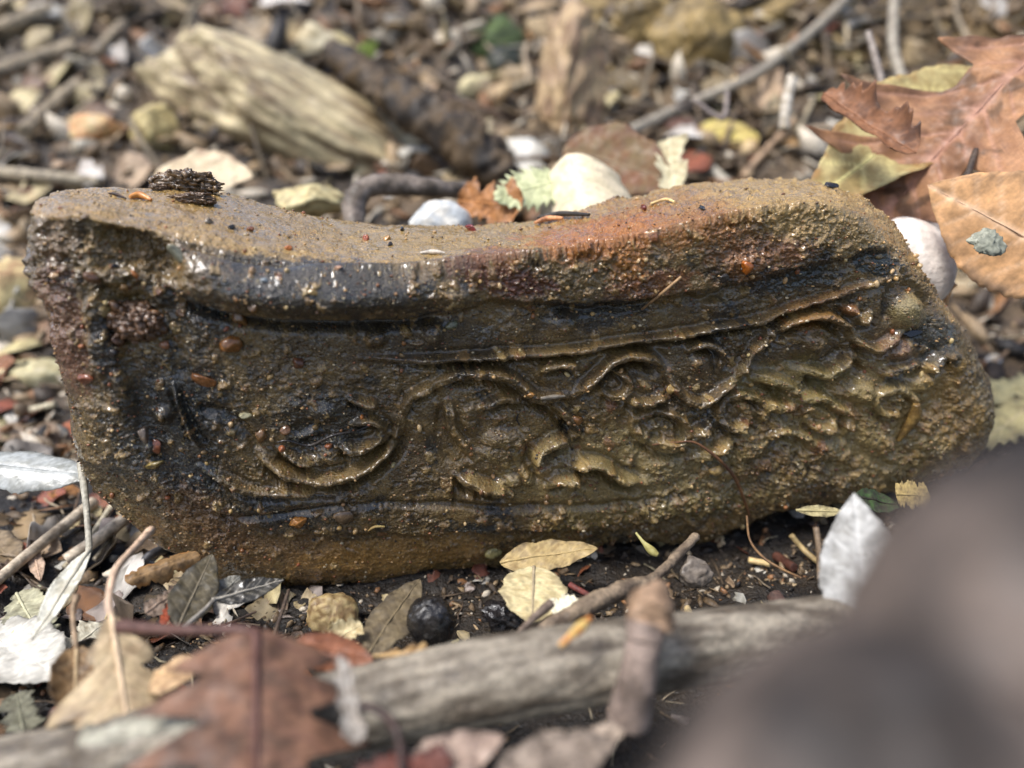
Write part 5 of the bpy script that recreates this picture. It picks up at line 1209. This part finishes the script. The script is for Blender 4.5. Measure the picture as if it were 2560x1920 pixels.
for k in range(150):
    x, y = back_px()
    if R.uniform() < .35: x = R.uniform(1300, 2600)
    if y > 440 and 100 < x < 2160: y = R.uniform(0, 430)
    P = ghit(x, y); d = (P - CAM) @ FW
    if d > 1.2: continue
    i = R.integers(6); w = R.uniform(70, 240)
    put(twm[i], "twig_bit", P, w / FPX * d, .35, .08, say('', TW_T[i % 2], "twig bit", x, y, LMK, w / 3), "twig", "twig bits on the slope")
def front_px():
    while True:
        if R.uniform() < .55: x, y = R.uniform(-20, 760), R.uniform(1130, 1900)
        else: x, y = R.uniform(760, 2150), R.uniform(1330, 1900)
        if y > np.interp(x, [-50, 190, 330, 560, 850, 1100, 1600, 2000, 2400], [900, 1150, 1310, 1450, 1485, 1440, 1350, 1270, 1150]): return x, y
for k in range(290):
    x, y = front_px()
    if k > 200:                                  # litter trapped along the foot of the stone
        x = R.uniform(250, 2300); y = np.interp(x, [190, 330, 560, 850, 1100, 1600, 2000, 2400], [1150, 1310, 1450, 1485, 1440, 1350, 1270, 1150]) + R.uniform(0, 60)
    P = ghit(x, y); d = (P - CAM) @ FW
    left = x < 760
    w = R.uniform(34, 170) if left else R.uniform(16, 60)
    i = R.integers(21)
    put(scraps[i], "litter_scrap", P, w / FPX * d, .45, .12, say('', SC_T[i % 7], "torn leaf scrap", x, y, LMK, w), "leaf scrap", "leaf scraps before the stone")
for k in range(150):
    x, y = front_px()
    P = ghit(x, y); d = (P - CAM) @ FW
    i = R.integers(6); w = R.uniform(40, 170)
    put(twm[i], "litter_twig", P, w / FPX * d, .3, .06, say('', TW_T[i % 2], "dry stalk bit", x, y, LMK, w / 3), "stalk", "stalk bits before the stone", (1, .7, .7))
for k in range(70):
    x, y = R.uniform(2150, 2600), R.uniform(640, 1150)
    if x < np.interp(y, [600, 780, 900, 1000, 1150], [2330, 2420, 2470, 2490, 2450]): continue
    P = ghit(x, y); d = (P - CAM) @ FW
    i = R.integers(6)
    if k % 2:
        w = R.uniform(50, 160)
        put(twm[i], "rootlet", P, w / FPX * d, .3, .05, say('', TW_T[i % 2], "fine rootlet on bare soil", x, y, LMK, w / 3), "root", "rootlets on the bare soil", (1, .5, .5))
    else:
        w = R.uniform(8, 30)
        put(pebs[i], "soil_pebble", P, w / 2 / FPX * d, .6, .3, say('', PB_T[i], "pebble on bare soil", x, y, LMK, w), "pebble", "pebbles on the bare soil")
print("scatter", time.time() - T0)
for o, tn, x, y, r_ in GRAINS:
    tag(o, say('', 'tiny ' + tn, 'sand grain', x, y, SMK, 10), 'grain', 'sand grains on the carved face')
# what nobody could count: crumbs of soil and small litter
def stuff_cloud(name, label, n, gen, mat, pr_=(.26, .24, .18, .12, .1, .1), flakes=.5):
    VS, FS, CS = [], [], []; no = 0
    xs, ys, sz = gen(n)
    zs = gz(xs, ys)
    v1, f1 = ico(1)
    cols_ = [lin(60, 49, 38), lin(98, 80, 58), lin(146, 124, 94), lin(184, 172, 152), lin(124, 88, 56), lin(36, 30, 25)]
    pr = np.array(pr_)
    for i in range(len(xs)):
        flat_ = R.uniform() < flakes
        sh = np.array([R.uniform(.8, 2.2), R.uniform(.5, 1), R.uniform(.07, .2) if flat_ else R.uniform(.6, 1)])
        q = Vector(R.normal(size=4).tolist()[:3]); 
        e = R.normal(size=(3, 3)); Q, _ = np.linalg.qr(e)
        if flat_: Q = np.linalg.qr(np.eye(3) + .5 * e)[0]
        v = (v1 * (1 + R.uniform(-.28, .28, (len(v1), 1))) * sh * sz[i]) @ Q.T
        VS.append(v + np.array([xs[i], ys[i], zs[i] + sz[i] * .25])); FS.append(f1 + no); no += len(v1)
        CS.append(np.tile(cols_[R.choice(6, p=pr)] * R.uniform(.7, 1.2), (len(v1), 1)))
    return tag(link(name, make_mesh(name, np.vstack(VS), np.vstack(FS), mat, np.vstack(CS), smooth=False)), label, kind='stuff')
def gen_front(n):
    x = R.uniform(-.24, .26, n); y = R.uniform(-.13, .09, n)
    y[:2200] = .17 * x[:2200] - .012 + R.normal(size=2200) * .006; x[:2200] = np.clip(x[:2200], -.13, .14)
    return x, y, .0003 + .0014 * R.uniform(size=n) ** 3
def gen_back(n):
    d = .08 + 1.1 * R.uniform(size=n) ** 1.6
    x = R.uniform(-1, 1, n) * (d + .2) * .8
    return x, d, (.0016 + .009 * R.uniform(size=n) ** 2.2) * (d + .25) * 1.8
stuff_cloud("soil_crumbs", "crumbs of dark soil and chopped litter around the stone's foot", 6500, gen_front, M_CRUMB)
stuff_cloud("slope_litter", "fine gravel and chopped leaf litter covering the slope behind", 10000, gen_back, M_CRUMB, (.16, .22, .28, .2, .08, .06), .88)
def gen_round(n):
    x = R.uniform(-.75, .75, n); y = R.uniform(-.4, .3, n)
    k = ~((np.abs(x - .03) < .13) & (y > -.1) & (y < .09 + .17 * x))
    x, y = x[k], y[k]
    return x, y, .0010 + .0045 * R.uniform(size=len(x)) ** 2.5
stuff_cloud("leaf_litter", "chopped dead leaf litter lying all round the stone", 5500, gen_round, M_CRUMB, (.16, .24, .26, .18, .1, .06), .9)

print("done", time.time() - T0)
